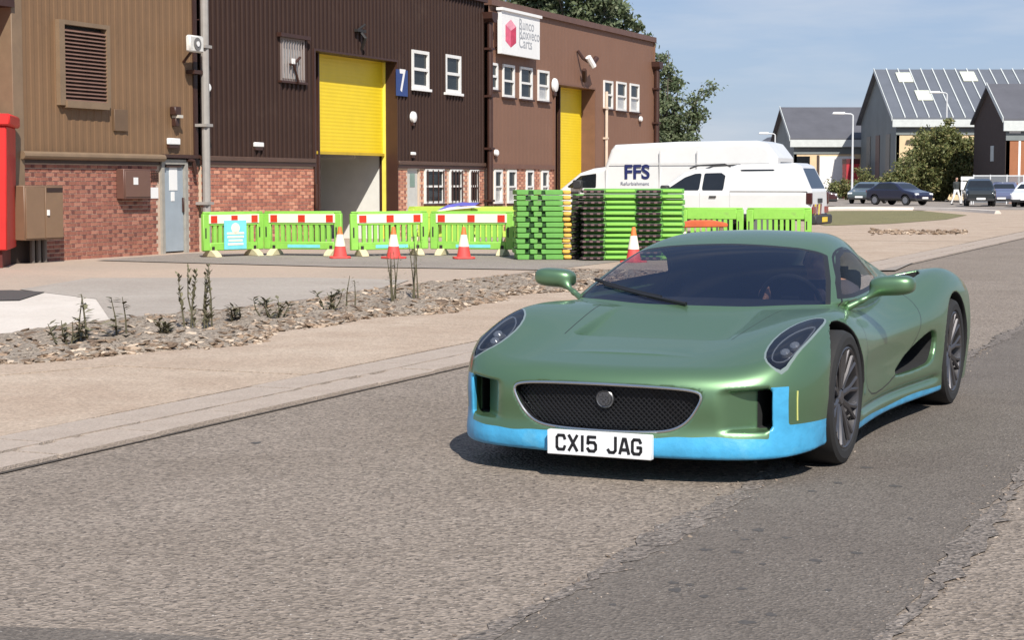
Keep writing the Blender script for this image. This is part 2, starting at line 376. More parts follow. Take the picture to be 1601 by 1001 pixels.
# loose chippings along the patch edges: stuff
def scatter(name, n, place, rmin, rmax, m, flat=.5, label=None):
    vs, fs = [], []
    ico = [(0, 0, 1), (.9, 0, .45), (.28, .85, .45), (-.72, .53, .45), (-.72, -.53, .45), (.28, -.85, .45), (.72, .53, -.4), (-.28, .85, -.4), (-.9, 0, -.4), (-.28, -.85, -.4), (.72, -.53, -.4)]
    it = [(0, 1, 2), (0, 2, 3), (0, 3, 4), (0, 4, 5), (0, 5, 1), (1, 6, 2), (2, 6, 7), (2, 7, 3), (3, 7, 8), (3, 8, 4), (4, 8, 9), (4, 9, 5), (5, 9, 10), (5, 10, 1), (1, 10, 6)]
    for _ in range(n):
        p = place()
        if p is None: continue
        r = rmin+(rmax-rmin)*random.random()**3; a = random.random()*6.28; ca, sa = math.cos(a), math.sin(a); ex = 1+random.random()*.9; k = len(vs); fz = flat*(.6+.8*random.random())
        tx, ty = random.uniform(-.35, .35), random.uniform(-.35, .35)
        for x, y, z in ico:
            j = .75+.5*random.random(); x, y, z = x*j*r*ex, y*j*r, z*j*r*fz
            vs.append((p.x+x*ca-y*sa, p.y+x*sa+y*ca, p.z+z+r*fz*.25+tx*x+ty*y))
        fs += [tuple(i+k for i in f) for f in it]
    me = bpy.data.meshes.new(name); me.from_pydata(vs, [], fs); o = link(name, me, m); o['kind'] = 'stuff'
    return tag(o, label, 'stones' if label else None)
stone_m = rmat('rubble_stones', [C(134, 114, 96), C(160, 140, 120), C(112, 94, 78), C(184, 166, 146), C(96, 80, 66), C(142, 120, 100), C(124, 106, 88)], .95, True, .3, 40, .2)
chip_m = rmat('loose_chips', [C(138, 122, 108), C(160, 146, 132), C(104, 92, 82), C(126, 112, 98)], .95, True, .2, 80, .1)
def edge_place():
    l = random.choice((2.22, 1.08))+random.gauss(0, .07); return SL(random.uniform(4.5, 16), l, .003)
scatter('road_chippings', 1500, edge_place, .0025, .008, chip_m, .6, 'loose grey chippings strewn along the edges of the dark road patch')
drop_m = mat('tar_spots', (.068, .060, .054), rough=.8, var=.3, scale=60)
for px, py in ((1150, 832), (1185, 831), (1165, 846), (1230, 843), (1152, 866), (1192, 884), (1275, 879), (1340, 867), (1104, 862), (1053, 914), (1078, 917), (1055, 925), (1100, 935), (1160, 923), (958, 948), (1205, 964), (1168, 976), (1295, 925), (1423, 813), (1355, 733), (1400, 762), (400, 693), (1270, 770), (1310, 757)):
    c = G(px, py); k = random.uniform(.45, 1.0)*(1.5 if px < 500 else 1); ph = random.random()*6
    pts = [(c.x+.030*k*math.cos(t)*(1+.22*math.sin(2*t+ph)), c.y+.034*k*math.sin(t)*(1+.25*math.sin(3*t+ph))) for t in [i*math.pi/10 for i in range(20)]]
    o = sheet('tar_spot', ccw(pts), .0048 if px > 500 else .001, drop_m, kind=None)
    if px < 500: tag(o, 'lone dark tar spot on the pale road near the kerb', 'stain')
    else: tag(o, 'small dark tar spot on the grey road patch', 'stain', 'tar spots on the road patch')
# kerb: two rows of flush stones with open joints
strip('kerb_bed', -30, 240, 5.76, 6.60, .006, gap_m)
kerb = empty('kerb', (0, 0, 0), ROT); kerb['kind'] = 'structure'
def stone_mesh(L, w, z0, z1): return MB().box(0, L, 0, w, z0, z1)
ka = stone_mesh(.905, .30, 0, .030).mesh('kerb_stone'); kb = stone_mesh(.905, .355, 0, .034).mesh('kerb_block')
for i in range(70):
    for me, l0, nm in ((ka, 5.79, 'kerb_stone'), (kb, 6.118, 'channel_block')):
        o = link(nm, me, kerb_m, kerb, (4.0+i*.92+(.3 if l0 > 6 else 0)+random.uniform(-.006, .006), l0+random.uniform(-.010, .008), random.uniform(-.004, .004)), (0, 0, random.uniform(-.006, .006)))
        if i < 30: 
            pass
mort = MB(); x_ = 4.0
for k in range(90):                                     # mortar left in parts of the joint
    ln_ = random.uniform(.12, .55); link('joint_mortar', MB().box(0, ln_, 6.082, 6.126, 0, .0285).mesh('joint_mortar', 0), kerb_m, kerb, (x_, 0, 0)); x_ += ln_+random.uniform(.06, .30)
# pavement slabs
strip('pavement_bed', -30, 240, 6.45, 10.8, .029, gap_m)
pav = empty('pavement', (0, 0, 0), ROT); pav['kind'] = 'structure'
js = [-2, 7.0, 11.55, 16.2, 21.0, 26.0, 31.2, 36.5, 42, 48, 54, 60, 68, 76, 84]
def slab(s0, s1, la0, la1, lb0, lb1, z=.034):          # la: left end (s0), lb: right end
    g = .018; mb = MB().add([(s0+g, la0, 0), (s1-g, lb0, 0), (s1-g, lb1, 0), (s0+g, la1, 0), (s0+g, la0, z), (s1-g, lb0, z), (s1-g, lb1, z), (s0+g, la1, z)],
                            [(0, 3, 2, 1), (4, 5, 6, 7), (0, 1, 5, 4), (1, 2, 6, 5), (2, 3, 7, 6), (3, 0, 4, 7)])
    return mb.build('slab', conc_m, pav, smooth=0)
for i in range(len(js)-1):
    s0, s1 = js[i], js[i+1]
    if s1 <= 11.6:
        f = lambda s: 8.17+(11.55-s)*.42
        slab(s0, s1, 6.50, f(s0)-.012, 6.50, f(s1)-.012); slab(s0, s1, f(s0)+.012, 11.2, f(s1)+.012, 11.2, .038)
    else: slab(s0, s1, 6.50, 10.7, 6.50, 10.7, .036)
# yard
strip('yard', -20, 300, 10.5, 75, .012, yard_m)
sheet('pale_slab', ccw([G(-200, 478), G(40, 462), G(150, 455), G(170, 490), G(260, 520), G(120, 560), G(-200, 590)]), .018, pale_m)
sheet('grey_slab', ccw([G(30, 455), G(140, 437), G(470, 436), G(640, 440), G(560, 470), G(300, 500), G(170, 500), G(150, 470)]), .022, grey_m)
sheet('asphalt_strip', ccw([G(150, 409), G(330, 414), G(520, 419), G(900, 425), G(1400, 425), G(1500, 380), G(1200, 380), G(760, 398), G(300, 398)]), .026, tar_m)
sheet('stain', ccw([G(-150, 476), G(30, 473), G(70, 460), G(20, 457), G(-150, 459)]), .030, drop_m)  # plain dark patch on the yard, in the tar spot colour
# far crossing: verge, far road, kerb line
strip('far_apron', 44, 300, 6.5, 16, .040, conc_m)
sheet('grass_verge', ccw([G(1305, 331), G(1440, 331), G(1512, 338), G(1480, 345), G(1390, 352), G(1290, 355), G(1240, 345), G(1250, 335)]), .050, grass_m)
sheet('far_road', ccw([G(1180, 327), G(1700, 330), G(1900, 312), G(1700, 300), G(1180, 300)]), .046, tar_m)
far_kerb = MB()
pts = [G(1230, 329, .05), G(1330, 328, .05), G(1430, 328, .05), G(1500, 330, .05), G(1560, 334, .05)]
far_kerb.tube([p+Vector((0, 0, .0)) for p in pts], .16, 6); o = far_kerb.build('far_kerb', pale_m); o['kind'] = 'structure'
# rubble bank between the pavement and the yard
def bank_edges(s):
    lo = 8.42+.18*math.sin(s*1.3)+.12*math.sin(s*3.1)+max(0, 13.2-s)*.25; hi = 10.75+.2*math.sin(s*.9+1)-max(0, s-25)*.03
    return lo, hi
S0, S1 = 11.0, 27.5
def bank_h(s, l):
    lo, hi = bank_edges(s); t = (l-lo)/(hi-lo)
    if t < 0 or t > 1: return None
    e = min(1, (s-S0)/1.5, (S1-s)/2)
    return .036+.075*e*min(1, t*7)*min(1, (1-t)*4)*(.8+.25*math.sin(s*4.1+l*3)+.2*math.sin(s*9.7-l*7))
bm_v, bm_f = [], []; ns, nl = 240, 26
for i in range(ns+1):
    s = S0+(S1-S0)*i/ns; lo, hi = bank_edges(s)
    for j in range(nl+1):
        l = lo+(hi-lo)*j/nl; h = bank_h(s, min(max(l, lo+.001), hi-.001))+(random.uniform(-.012, .02) if 0 < j < nl else -.02)
        bm_v.append(tuple(SL(s, l, h)))
for i in range(ns):
    for j in range(nl): a = i*(nl+1)+j; bm_f.append((a, a+1, a+nl+2, a+nl+1))
me = bpy.data.meshes.new('rubble_bank'); me.from_pydata(bm_v, [], bm_f)
soil_m = ground_mat('rubble_soil', (.225, .185, .148), (.31, .26, .21), .3, 45, .9, 1.2, (.08, .06, .045), (.52, .45, .38), dk=.58)
o = link('rubble_bank', me, soil_m); tag(o, 'low bank of dry soil and broken stone along the pavement edge', 'rubble', kind='stuff')
def bank_place():
    s = random.uniform(S0+.1, S1-.2); lo, hi = bank_edges(s); u = random.random(); l = lo+(hi-lo)*(u*.15 if random.random() < .35 else u)
    l -= random.random()*.12 if random.random() < .1 else 0
    h = bank_h(s, l); return SL(s, l, h if h is not None else .036)
scatter('rubble_stones', 9000, bank_place, .005, .046, stone_m, .36, 'pale and brown broken stones scattered over the low rubble bank')
def far_bank():
    p = G(1360+150*random.random(), 366+random.gauss(0, 1.6)); p.z = .05; return p
scatter('far_rubble', 420, far_bank, .02, .09, stone_m, .5, 'thin far line of rubble across the concrete past the barriers')

# ------------------------------------------------------------------ the terrace of industrial units
EAVE = 6.55
dark_clad = mat('dark_brown_cladding', C(52, 34, 27), rough=.6, var=.10, scale=1.2, spec=.25, dirt=(C(70, 54, 46), .9, .56, .45))
tan_clad = mat('tan_brown_cladding', C(122, 95, 70), rough=.6, var=.10, scale=.8, spec=.3, dirt=(C(100, 78, 58), 1.3, .56, .5))
red_clad = mat('mid_brown_cladding', C(125, 93, 76), rough=.6, var=.06, scale=.6, spec=.3)
trim_d = mat('dark_brown_trim', C(60, 36, 28), rough=.5, var=.15)
trim_t = mat('tan_trim', C(125, 104, 82), rough=.55, var=.12)
yel = mat('yellow_shutter', C(226, 196, 34), rough=.45, var=.05, scale=2)
white_m = mat('white_paint', (.78, .77, .75), rough=.45, var=.04)
white_w = mat('white_window_frame', (.72, .71, .68), rough=.5, var=.08, scale=8)
grey_door = mat('grey_blue_door', C(150, 160, 168), rough=.5, var=.08, scale=3)
steel = mat('galvanised_steel', (.42, .42, .41), rough=.42, metal=.75, var=.15, scale=6)
grey_pipe = mat('grey_pipe', C(150, 145, 140), rough=.45, var=.1, scale=5)
pane_m = mat('window_pane', (.022, .026, .028), rough=.1, var=.4, scale=1.5, spec=.25)
blind_m = mat('window_blind', (.42, .41, .39), rough=.3, var=.25, scale=6, coat=.7)
brick_c = [C(152, 98, 80), C(162, 107, 88), C(145, 92, 76), C(170, 116, 97), C(156, 102, 85)]
brick_c2 = [C(205, 150, 122), C(190, 135, 108), C(214, 162, 134), C(180, 124, 100)]
brick_m = rmat('red_brick', brick_c, .9, False, .3, 50, .18); brick_s = rmat('red_brick_stuff', brick_c, .9, True, .3, 50, .18)
brick_p = rmat('pale_brick_stuff', brick_c2, .9, True, .3, 50, .15)
mortar = mat('mortar', C(190, 168, 150), rough=.95, var=.15, scale=8)
mortar_p = mat('mortar_pale', C(200, 180, 160), rough=.95, var=.1, scale=8)
def unit(name, x0, x1, label):
    s0, s1 = FP(x0, 300)[0], FP(x1, 300)[0]
    r = empty(name, SL(s0, LAT), ROT, label, 'building'); r['s0'] = s0; r['s1'] = s1; return r, s0, s1
def rect(x0, y0, x1, y1, s0, dl=0):
    """outline seen in the survey photo -> local (a0, a1, z0, z1) on the facade"""
    a0 = FP(x0, (y0+y1)/2, dl)[0]-s0; a1 = FP(x1, (y0+y1)/2, dl)[0]-s0
    xm = (x0+x1)/2; return a0, a1, FP(xm, y1, dl)[1], FP(xm, y0, dl)[1]
def cladding(root, a0, a1, z0, z1, holes, period, depth, m, width=1.0):
    n = max(1, round((a1-a0)/width)); w = (a1-a0)/n
    for i in range(n):
        b0, b1 = a0+i*w, a0+(i+1)*w; per = w/max(1, round(w/period)); xs = []
        k = 0
        while b0+k*per < b1-1e-6:
            for f, d in ((0, 0), (.42, 0), (.52, depth), (.90, depth)): xs.append((b0+(k+f)*per, d))
            k += 1
        xs.append((b1-.001, 0))
        def dep(x):
            for j in range(len(xs)-1):
                if xs[j][0] <= x <= xs[j+1][0]: t = (x-xs[j][0])/max(1e-9, xs[j+1][0]-xs[j][0]); return xs[j][1]*(1-t)+xs[j+1][1]*t
            return 0
        cuts = sorted(set([x for x, _ in xs]+[h[k2] for h in holes for k2 in (0, 1) if b0 < h[k2] < b1-.001])); mb = MB()
        for j in range(len(cuts)-1):
            p, q = cuts[j], cuts[j+1]; mid = (p+q)/2; zz = [(z0, z1)]
            for h in holes:
                if h[0] < mid < h[1]:
                    nz = []
                    for u, v in zz:
                        if h[2] > u: nz.append((u, min(v, h[2])))
                        if h[3] < v: nz.append((max(u, h[3]), v))
                    zz = [(u, v) for u, v in nz if v-u > .01]
            for u, v in zz: mb.add([(p, -dep(p), u), (q, -dep(q), u), (q, -dep(q), v), (p, -dep(p), v)], [(0, 1, 2, 3)])
        if mb.f: mb.build('cladding_sheet', m, root, smooth=0)
BRICK = MB().box(0, .205, -.012, .02, 0, .062).mesh('brick')
head_m = rmat('dark_header_stuff', [C(126, 76, 66), C(138, 84, 72), C(112, 68, 60), C(148, 92, 78)], .9, True, .3, 50, .15); head_p = rmat('mid_header_stuff', [C(156, 98, 82), C(170, 112, 92), C(146, 92, 78)], .9, True, .3, 50, .15)
def brickwork(root, a0, a1, z0, z1, holes, singles, m, ms, mm, parts_from=0):
    MB().box(a0, a1, -.002, .22, z0, z1).build('mortar_bed', mm, root) if not holes else None
    if holes:
        xs = sorted(set([a0, a1]+[h[k] for h in holes for k in (0, 1)])); mb = MB()
        for p, q in zip(xs[:-1], xs[1:]):
            hs = [h for h in holes if h[0] < (p+q)/2 < h[1]]; zz = [(z0, z1)]
            for h in hs: zz = [(u, v) for x, y in zz for u, v in ((x, min(y, h[2])), (max(x, h[3]), y)) if v-u > .01]
            for u, v in zz: mb.box(p, q, -.002, .22, u, v)
        mb.build('mortar_bed', mm, root)
    lst = []; row = 0; z = z0+.01; J = .016
    while z+.062 < z1:                                  # Flemish bond: stretcher, dark header, stretcher ...
        x = a0+.01-(.17 if row % 2 else 0); k = 0
        while x < a1:
            ln = .205 if k % 2 == 0 else .098
            p, q = max(x, a0+.005), min(x+ln, a1-.005)
            if q-p > .04 and not any(p < h[1]+.01 and q > h[0]-.01 and z < h[3] and z+.062 > h[2] for h in holes): lst.append((p, q, z, k % 2))
            x += ln+J; k += 1
        z += .062+J; row += 1
    full = [b for b in lst if b[3] == 0 and abs(b[1]-b[0]-.205) < 1e-6]; ones = full[::max(1, len(full)//singles)][:singles] if singles else []
    so = set(ones); mb, dk = MB(), MB()
    for b in lst:
        if b in so: link('brick', BRICK, m, root, (b[0], random.uniform(-.002, .002), b[2]))
        else: (dk if b[3] else mb).box(b[0], b[1], -.012+random.uniform(-.002, .002), .02, b[2], b[2]+.062)
    if mb.f: o = mb.build('brick_courses', ms, root, smooth=0); o['kind'] = 'stuff'
    if dk.f: o = dk.build('header_bricks', head_m if ms is brick_s else head_p, root, smooth=0); o['kind'] = 'stuff'
def window(root, rc, rows=2, panes=None, sill=True, frame=.055, depth=.10, fm=white_w, blind=False, name='window'):
    a0, a1, z0, z1 = rc; w = empty(name, (a0, 0, z0)); w.parent = root; W_, H_ = a1-a0, z1-z0
    f = MB(); y0, y1 = -.045, .05
    f.box(0, frame, y0, y1, 0, H_); f.box(W_-frame, W_, y0, y1, 0, H_); f.box(frame, W_-frame, y0, y1, 0, frame); f.box(frame, W_-frame, y0, y1, H_-frame, H_)
    for k in range(1, rows): f.box(frame, W_-frame, y0, y1, H_*k/rows-frame*.45, H_*k/rows+frame*.45)
    f.build('frame', fm, w)
    for k in range(rows): MB().box(frame, W_-frame, .01, .02, H_*k/rows+.02, H_*(k+1)/rows-.02).build('pane', (blind_m if (blind and k == 0) else pane_m), w)
    if sill: MB().box(-.05, W_+.05, -.10, .02, -.05, -.003).build('sill', trim_d, w)
    return w
def pipe(root, a, z0, z1, r, m, y=-.10, hopper=False, name='downpipe'):
    mb = MB(); mb.tube([(a, y, z0), (a, y, z1)], r, 10); o = mb.build(name, m, root)
    for z in [z0+(z1-z0)*k/4 for k in (.6, 1.6, 2.6, 3.5)]: MB().box(a-r*1.5, a+r*1.5, y-r*1.15, .01, z-.03, z+.03).build('bracket', m, o)
    if hopper: MB().prism([(a-.22, z1+.28), (a+.22, z1+.28), (a+.20, z1+.10), (a+.08, z1), (a-.08, z1), (a-.20, z1+.10)], 'y', y-.16, -.01).build('hopper', m, o)
    return o
def shell(root, L, back=14):                             # roof, back and end walls behind the front
    MB().box(0, L, .30, back, EAVE-.12, EAVE+.02).build('roof', trim_d, root)
    MB().box(0, L, back, back+.2, 0, EAVE).build('back_wall', tan_clad, root)
def roller(root, rc, depth, z_open, jamb=True):
    a0, a1, z0, z1 = rc; mb = MB(); z = z_open; n = int((z1-z_open)/.085); hh = (z1-z_open)/n
    d = empty('roller_door', (a0, depth, 0)); d.parent = root; W_ = a1-a0
    for k in range(n):
        mb.add([(0, .0, z+k*hh), (W_, .0, z+k*hh), (W_, -.003, z+(k+.5)*hh), (0, -.003, z+(k+.5)*hh), (W_, 0, z+(k+1)*hh), (0, 0, z+(k+1)*hh)], [(0, 1, 2, 3), (3, 2, 4, 5)])
    mb.build('shutter', yel, d, smooth=0)
    MB().box(-.02, W_+.02, -.05, .02, z_open-.07, z_open).build('bottom_bar', mat('yellow_shade', C(190, 160, 45)), d)
    MB().box(W_-.09, W_-.002, -.07, .03, 0, z1).build('guide_rail', mat('yellow_rail', C(232, 215, 90), rough=.5), d)
    MB().box(.002, .07, -.07, .03, 0, z1).build('guide_rail', trim_d, d)
    return d
def reveal(root, rc, depth, m):
    a0, a1, z0, z1 = rc; mb = MB()
    MB().box(a1-.03, a1+.002, -.045, depth+.12, z0, z1+.03).build('door_jamb', m, root); MB().box(a0-.05, a0+.03, -.045, depth+.12, z0, z1+.03).build('door_jamb', m, root)
    MB().box(a0+.03, a1-.03, -.045, depth+.12, z1-.02, z1+.03).build('door_head', m, root)

# --- left unit: tan cladding over red brick
r1, s0, s1 = unit('industrial_unit', 19, 311, 'tan clad industrial unit over red brick with a louvre vent and grey door')
L1 = s1-s0; ZB = 1.93
ven = rect(90, 40, 164, 163, s0); dr = rect(250, 249, 291, 398, s0); dr = (dr[0], dr[1], .02, ZB+.02)
cladding(r1, 0, L1-.18, ZB+.06, EAVE, [ven], .24, .008, tan_clad, 1.08)
brickwork(r1, .30, L1-.02, 0, ZB-.12, [dr], 300, brick_m, brick_s, mortar)
MB().box(.30, L1, -.03, .2, ZB-.12, ZB-.0).build('shadow_gap', trim_d, r1)
MB().tube([(.18, -.09, ZB+.02), (dr[0]+.02, -.09, ZB+.02)], .075, 10).build('base_gutter', trim_t, r1)
MB().box(dr[0]-.02, L1-.1, -.12, -.01, ZB+.03, ZB+.10).build('door_canopy', trim_d, r1)
MB().box(0, .30, -.06, .3, 0, EAVE).build('corner_flashing', trim_t, r1, bevel=.01)
MB().box(L1-.18, L1-.03, -.02, .1, ZB, EAVE).build('edge_flashing', trim_d, r1)
MB().box(0, L1, -.12, .32, EAVE, EAVE+.25).build('eaves_trim', trim_t, r1)
shell(r1, L1)
lv = empty('louvre_vent', (ven[0], 0, ven[2])); lv.parent = r1; lw, lh = ven[1]-ven[0], ven[3]-ven[2]
fm = MB(); fm.box(-.06, .10, -.10, .05, -.04, lh+.06); fm.box(lw-.06, lw+.04, -.10, .05, -.04, lh+.06); fm.box(.10, lw-.06, -.10, .05, lh-.02, lh+.06); fm.box(.10, lw-.06, -.14, .05, -.08, .05)
fm.build('vent_frame', trim_t, lv)
MB().box(.1, lw-.06, .04, .06, .05, lh-.02).build('vent_back', black_b if False else mat('vent_dark', (.012, .010, .010), rough=.8), lv)
slat = MB().add([(.1, -.085, 0), (lw-.06, -.085, 0), (lw-.06, .0, .055), (.1, .0, .055), (.1, -.085, -.012), (lw-.06, -.085, -.012), (lw-.06, .0, .043), (.1, .0, .043)], [(0, 1, 2, 3), (7, 6, 5, 4), (0, 4, 5, 1), (3, 2, 6, 7)]).mesh('slat', 0)
for k in range(19): link('slat', slat, mat('vent_slat', C(120, 92, 80), rough=.5), lv, (0, 0, .06+k*(lh-.12)/19))
vp = rect(176, 171, 197, 205, s0); MB().box(vp[0], vp[1], -.05, -.01, vp[2], vp[3]).build('blank_plate', mat('plate_brown', C(104, 82, 62), rough=.6), r1, bevel=.006)
d1 = empty('door', (dr[0], 0, 0)); d1.parent = r1; dw = dr[1]-dr[0]
f = MB(); f.box(0, .10, -.06, .1, 0, ZB); f.box(dw-.10, dw, -.06, .1, 0, ZB); f.box(.10, dw-.10, -.06, .1, ZB-.10, ZB); f.build('door_frame', mat('door_frame_grey', C(150, 146, 138), rough=.6, var=.15, scale=9), d1)
MB().box(.105, dw-.105, .0, .05, .05, ZB-.105).build('door_leaf', grey_door, d1, bevel=.004)
MB().box(dw-.16, dw-.13, -.05, .0, .85, 1.15).build('pull_handle', trim_d, d1, bevel=.008)
MB().box(dw*.36, dw*.66, -.008, .0, 1.30, 1.78).build('notice', white_m, d1); MB().box(dw*.42, dw*.55, -.008, .0, 1.08, 1.27).build('notice', white_m, d1)
MB().box(.2, dw-.2, -.04, 0, ZB-.16, ZB-.125).build('door_closer', trim_d, d1)
pipe(r1, L1-.02, .05, EAVE, .085, grey_pipe, -.20)
MB().box(L1-.42, L1-.02, -.2, .0, 3.70, 3.78).build('pipe_arm', trim_d, r1); MB().tube([(dr[1]-.05, -.06, ZB+.0), (dr[1]+.14, -.1, ZB-.02), (dr[1]+.2, -.12, ZB-.30)], .045, 8).build('cable_duct', trim_d, r1)
# fittings on the left unit
def fitting(name, px, py, label, cat, group=None, dl=0):
    s, z = FP(px, py, dl); return empty(name, SL(s, LAT, z), ROT, label, cat, group)
cb0 = rect(42, 290, 102, 375, s0, -.55)
cab = empty('electric_cabinet', SL(s0+cb0[0], LAT, 0), ROT, 'brown two door electrical cabinet standing on pipes against the red brick wall', 'cabinet')
cw, cz0, cz1 = cb0[1]-cb0[0], cb0[2], cb0[3]
MB().box(0, cw, -.50, -.012, cz0, cz1).build('cabinet_body', mat('cabinet_brown', C(118, 92, 72), rough=.5, var=.08), cab, bevel=.012)
for k in (0, 1): MB().box(.02+k*cw/2, cw/2-.005+k*(cw/2-.015), -.522, -.501, cz0+.03, cz1-.03).build('cabinet_door', mat('cabinet_door', C(126, 100, 78), rough=.5, var=.08), cab, bevel=.004)
MB().box(cw*.55, cw*.60, -.545, -.523, (cz0+cz1)/2-.05, (cz0+cz1)/2+.05).build('lock', white_m, cab); MB().box(cw*.55, cw*.97, -.528, -.5235, cz1-.12, cz1-.04).build('warning_plate', mat('label_dark', C(50, 32, 26)), cab)
for k, a in enumerate((.50, .66, .82)): MB().tube([(cw*a, -.22, 0), (cw*a, -.22, cz0+.02)], .05, 8).build('conduit', mat('conduit_grey', C(95, 88, 82), rough=.5), cab)
MB().box(.05, cw-.05, -.10, -.012, 0, cz0).build('back_stand', mat('stand_dark', C(52, 40, 34), rough=.8), cab)
mb0 = rect(194, 264, 236, 311, s0, -.2)
mt = empty('meter_box', SL(s0+mb0[0], LAT, mb0[2]), ROT, 'brown meter box on the red brick wall beside the grey door', 'box')
MB().box(0, mb0[1]-mb0[0], -.20, -.012, 0, mb0[3]-mb0[2]).build('box_body', mat('meter_brown', C(100, 70, 60), rough=.5, var=.06), mt, bevel=.012)
MB().box(.03, mb0[1]-mb0[0]-.03, -.212, -.201, .04, mb0[3]-mb0[2]-.04).build('box_lid', mat('meter_lid', C(108, 78, 66), rough=.5, var=.06), mt, bevel=.004)
MB().box(.30, .45, -.218, -.2125, .28, .42).build('sticker', white_m, mt)
nt = fitting('notice', 239, 300, 'square white paper notice on the brick wall next to the grey door', 'notice'); MB().box(-.12, .16, -.022, -.011, -.13, .09).build('paper', white_m, nt)
vg = fitting('air_brick', 236, 277, 'dark lattice air brick between the meter box and the door', 'air brick')
for k in range(4): MB().box(-.02, .24, -.02, -.01, -.08+k*.05, -.055+k*.05).build('grate_bar', trim_d, vg)
for k in range(5): MB().box(-.02+k*.058, .005+k*.058, -.026, -.0205, -.09, .13).build('grate_bar', trim_d, vg)
fl = fitting('floodlight', 281, 70, 'square white floodlight with a round lens on the tan wall by the grey downpipe', 'light')
MB().box(-.26, .26, -.42, -.30, -.16, .18).build('housing', mat('lamp_white', (.62, .60, .56), rough=.5, var=.25, scale=9), fl, bevel=.03)
MB().lathe([(.13, -.435), (.13, -.421), (.09, -.425)], 20, 'y', (0, 0, .01)).build('lens', mat('lens_grey', (.16, .15, .14), rough=.3), fl); MB().lathe([(.055, -.45), (.05, -.436)], 16, 'y', (0, 0, .01)).build('bulb', white_m, fl)
MB().tube([(0, -.30, -.12), (.1, -.02, -.34)], .03, 6).build('arm', trim_d, fl)
bl = fitting('wall_lamp', 269, 182, 'small dark bulkhead lamp above a white box on the tan wall', 'light')
MB().box(-.11, .11, -.16, -.012, .02, .20).build('lamp_hood', trim_d, bl, bevel=.02); MB().box(-.04, .12, -.19, -.02, -.03, .03).build('lamp_glass', mat('lamp_glass', (.5, .46, .40), rough=.2), bl); MB().box(-.04, .09, -.12, -.012, -.2, -.03).build('lamp_base', trim_d, bl, bevel=.01)
def whitebox(px, py, w, h, label, name='junction_box', d=.09):
    o = fitting(name, px, py, label, 'box'); MB().box(-w/2, w/2, -d, -.012, -h/2, h/2).build('box_body', white_m, o, bevel=.012); MB().box(-w/2+.02, w/2-.02, -d+.02, -.012, -h/2-.07, -h/2-.002).build('bracket', trim_d, o); return o
whitebox(268, 221, .40, .13, 'white oblong box on the tan wall above the grey door')
whitebox(401, 226, .36, .10, 'white oblong box on dark cladding above the brick, left of the yellow door')
whitebox(643, 240, .22, .08, 'thin white box low on dark cladding above the ground floor door')
def bulkhead(px, py, r, label):
    o = fitting('round_lamp', px, py, label, 'light'); MB().lathe([(.001, -.13), (r*.6, -.125), (r*.92, -.10), (r, -.06), (r, -.03)], 18, 'y').build('dome', white_m, o); MB().box(-r*.5, r*.5, -.08, .01, -r*1.5, -r*.3).build('back_plate', trim_d, o, bevel=.01)
bulkhead(320, 137, .10, 'small white lamp on dark cladding beside the grey downpipe')
bulkhead(643, 183, .15, 'white round lamp under the two white windows of unit seven')
bulkhead(865, 133, .22, 'large white round lamp beside the narrow yellow door')
bulkhead(773, 239, .10, 'tiny white lamp low on the brown wall below the sign')
bulkhead(999, 186, .10, 'tiny white lamp under the row of three small windows')
# neighbour set back at the far left, shade put into its wall brown
rn, n0, n1 = unit('neighbour_unit', -330, 18, 'dark neighbouring unit set back behind the red container')
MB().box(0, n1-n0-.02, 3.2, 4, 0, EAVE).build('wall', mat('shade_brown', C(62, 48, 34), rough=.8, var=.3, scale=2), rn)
MB().box(0, n1-n0+.04, -.12, 3.3, 4.55, 4.75).build('canopy', trim_d, rn)

MB().box(-.02, -.002, .30, 14, 0, EAVE).build('end_wall', mat('shade_brown', C(62, 48, 34)), r1)  # end wall in the same brown, with the canopy's shade in the colour
# --- middle unit: dark ribbed cladding, yellow roller door, number seven
r2, s0, s1 = unit('industrial_unit', 312, 757, 'dark brown ribbed industrial unit with a half raised yellow roller door'); L2 = s1-s0
op = rect(491, 78, 620, 330, s0); op = (op[0], op[1], 0, FP(494, 78)[1])
DEP = .36; dro = rect(494, 78, 601, 330, s0, DEP); zo = FP(550, 238, DEP)[1]
wb = rect(436, 60, 474, 127, s0); w1 = rect(643, 79, 669, 138, s0); w2 = rect(695, 86, 719, 145, s0)
gl = [rect(663, 262, 693, 318, s0), rect(702, 262, 722, 318, s0), rect(733, 262, 747, 314, s0)]; gd = rect(637, 260, 655, 330, s0)
sb = rect(312, 262, 488, 330, s0); ZB2 = 1.95
cladding(r2, .08, L2-.05, ZB2+.06, EAVE, [op, wb, w1, w2], .185, .035, dark_clad, 1.0)
brickwork(r2, .06, op[0]-.05, 0, ZB2-.12, [], 0, brick_m, rmat('mid_brick_stuff', [C(196, 132, 106), C(180, 116, 94), C(206, 146, 120), C(166, 104, 86)], .9, True, .3, 50, .15), mortar_p)
gh = [(g[0], g[1], .9, ZB2-.13) for g in gl]; gdh = (gd[0], gd[1], 0, ZB2-.12)
brickwork(r2, op[1]+.02, L2-.02, 0, ZB2-.12, gh+[gdh], 0, brick_m, brick_p, mortar_p)
for a, b in ((.04, op[0]-.05), (op[1]+.02, L2-.02)):
    MB().box(a, b, -.05, .2, ZB2-.12, ZB2-.03).build('shadow_gap', trim_d, r2); MB().box(a, b, -.075, .0, ZB2-.03, ZB2+.07).build('base_flashing', mat('flashing_brown', C(84, 62, 50), rough=.5), r2, bevel=.01)
MB().box(0, L2, -.12, .32, EAVE, EAVE+.25).build('eaves_trim', trim_d, r2)
shell(r2, L2); reveal(r2, op, DEP, trim_d)
roller(r2, (dro[0], dro[1], 0, op[3]+.02), DEP, zo)
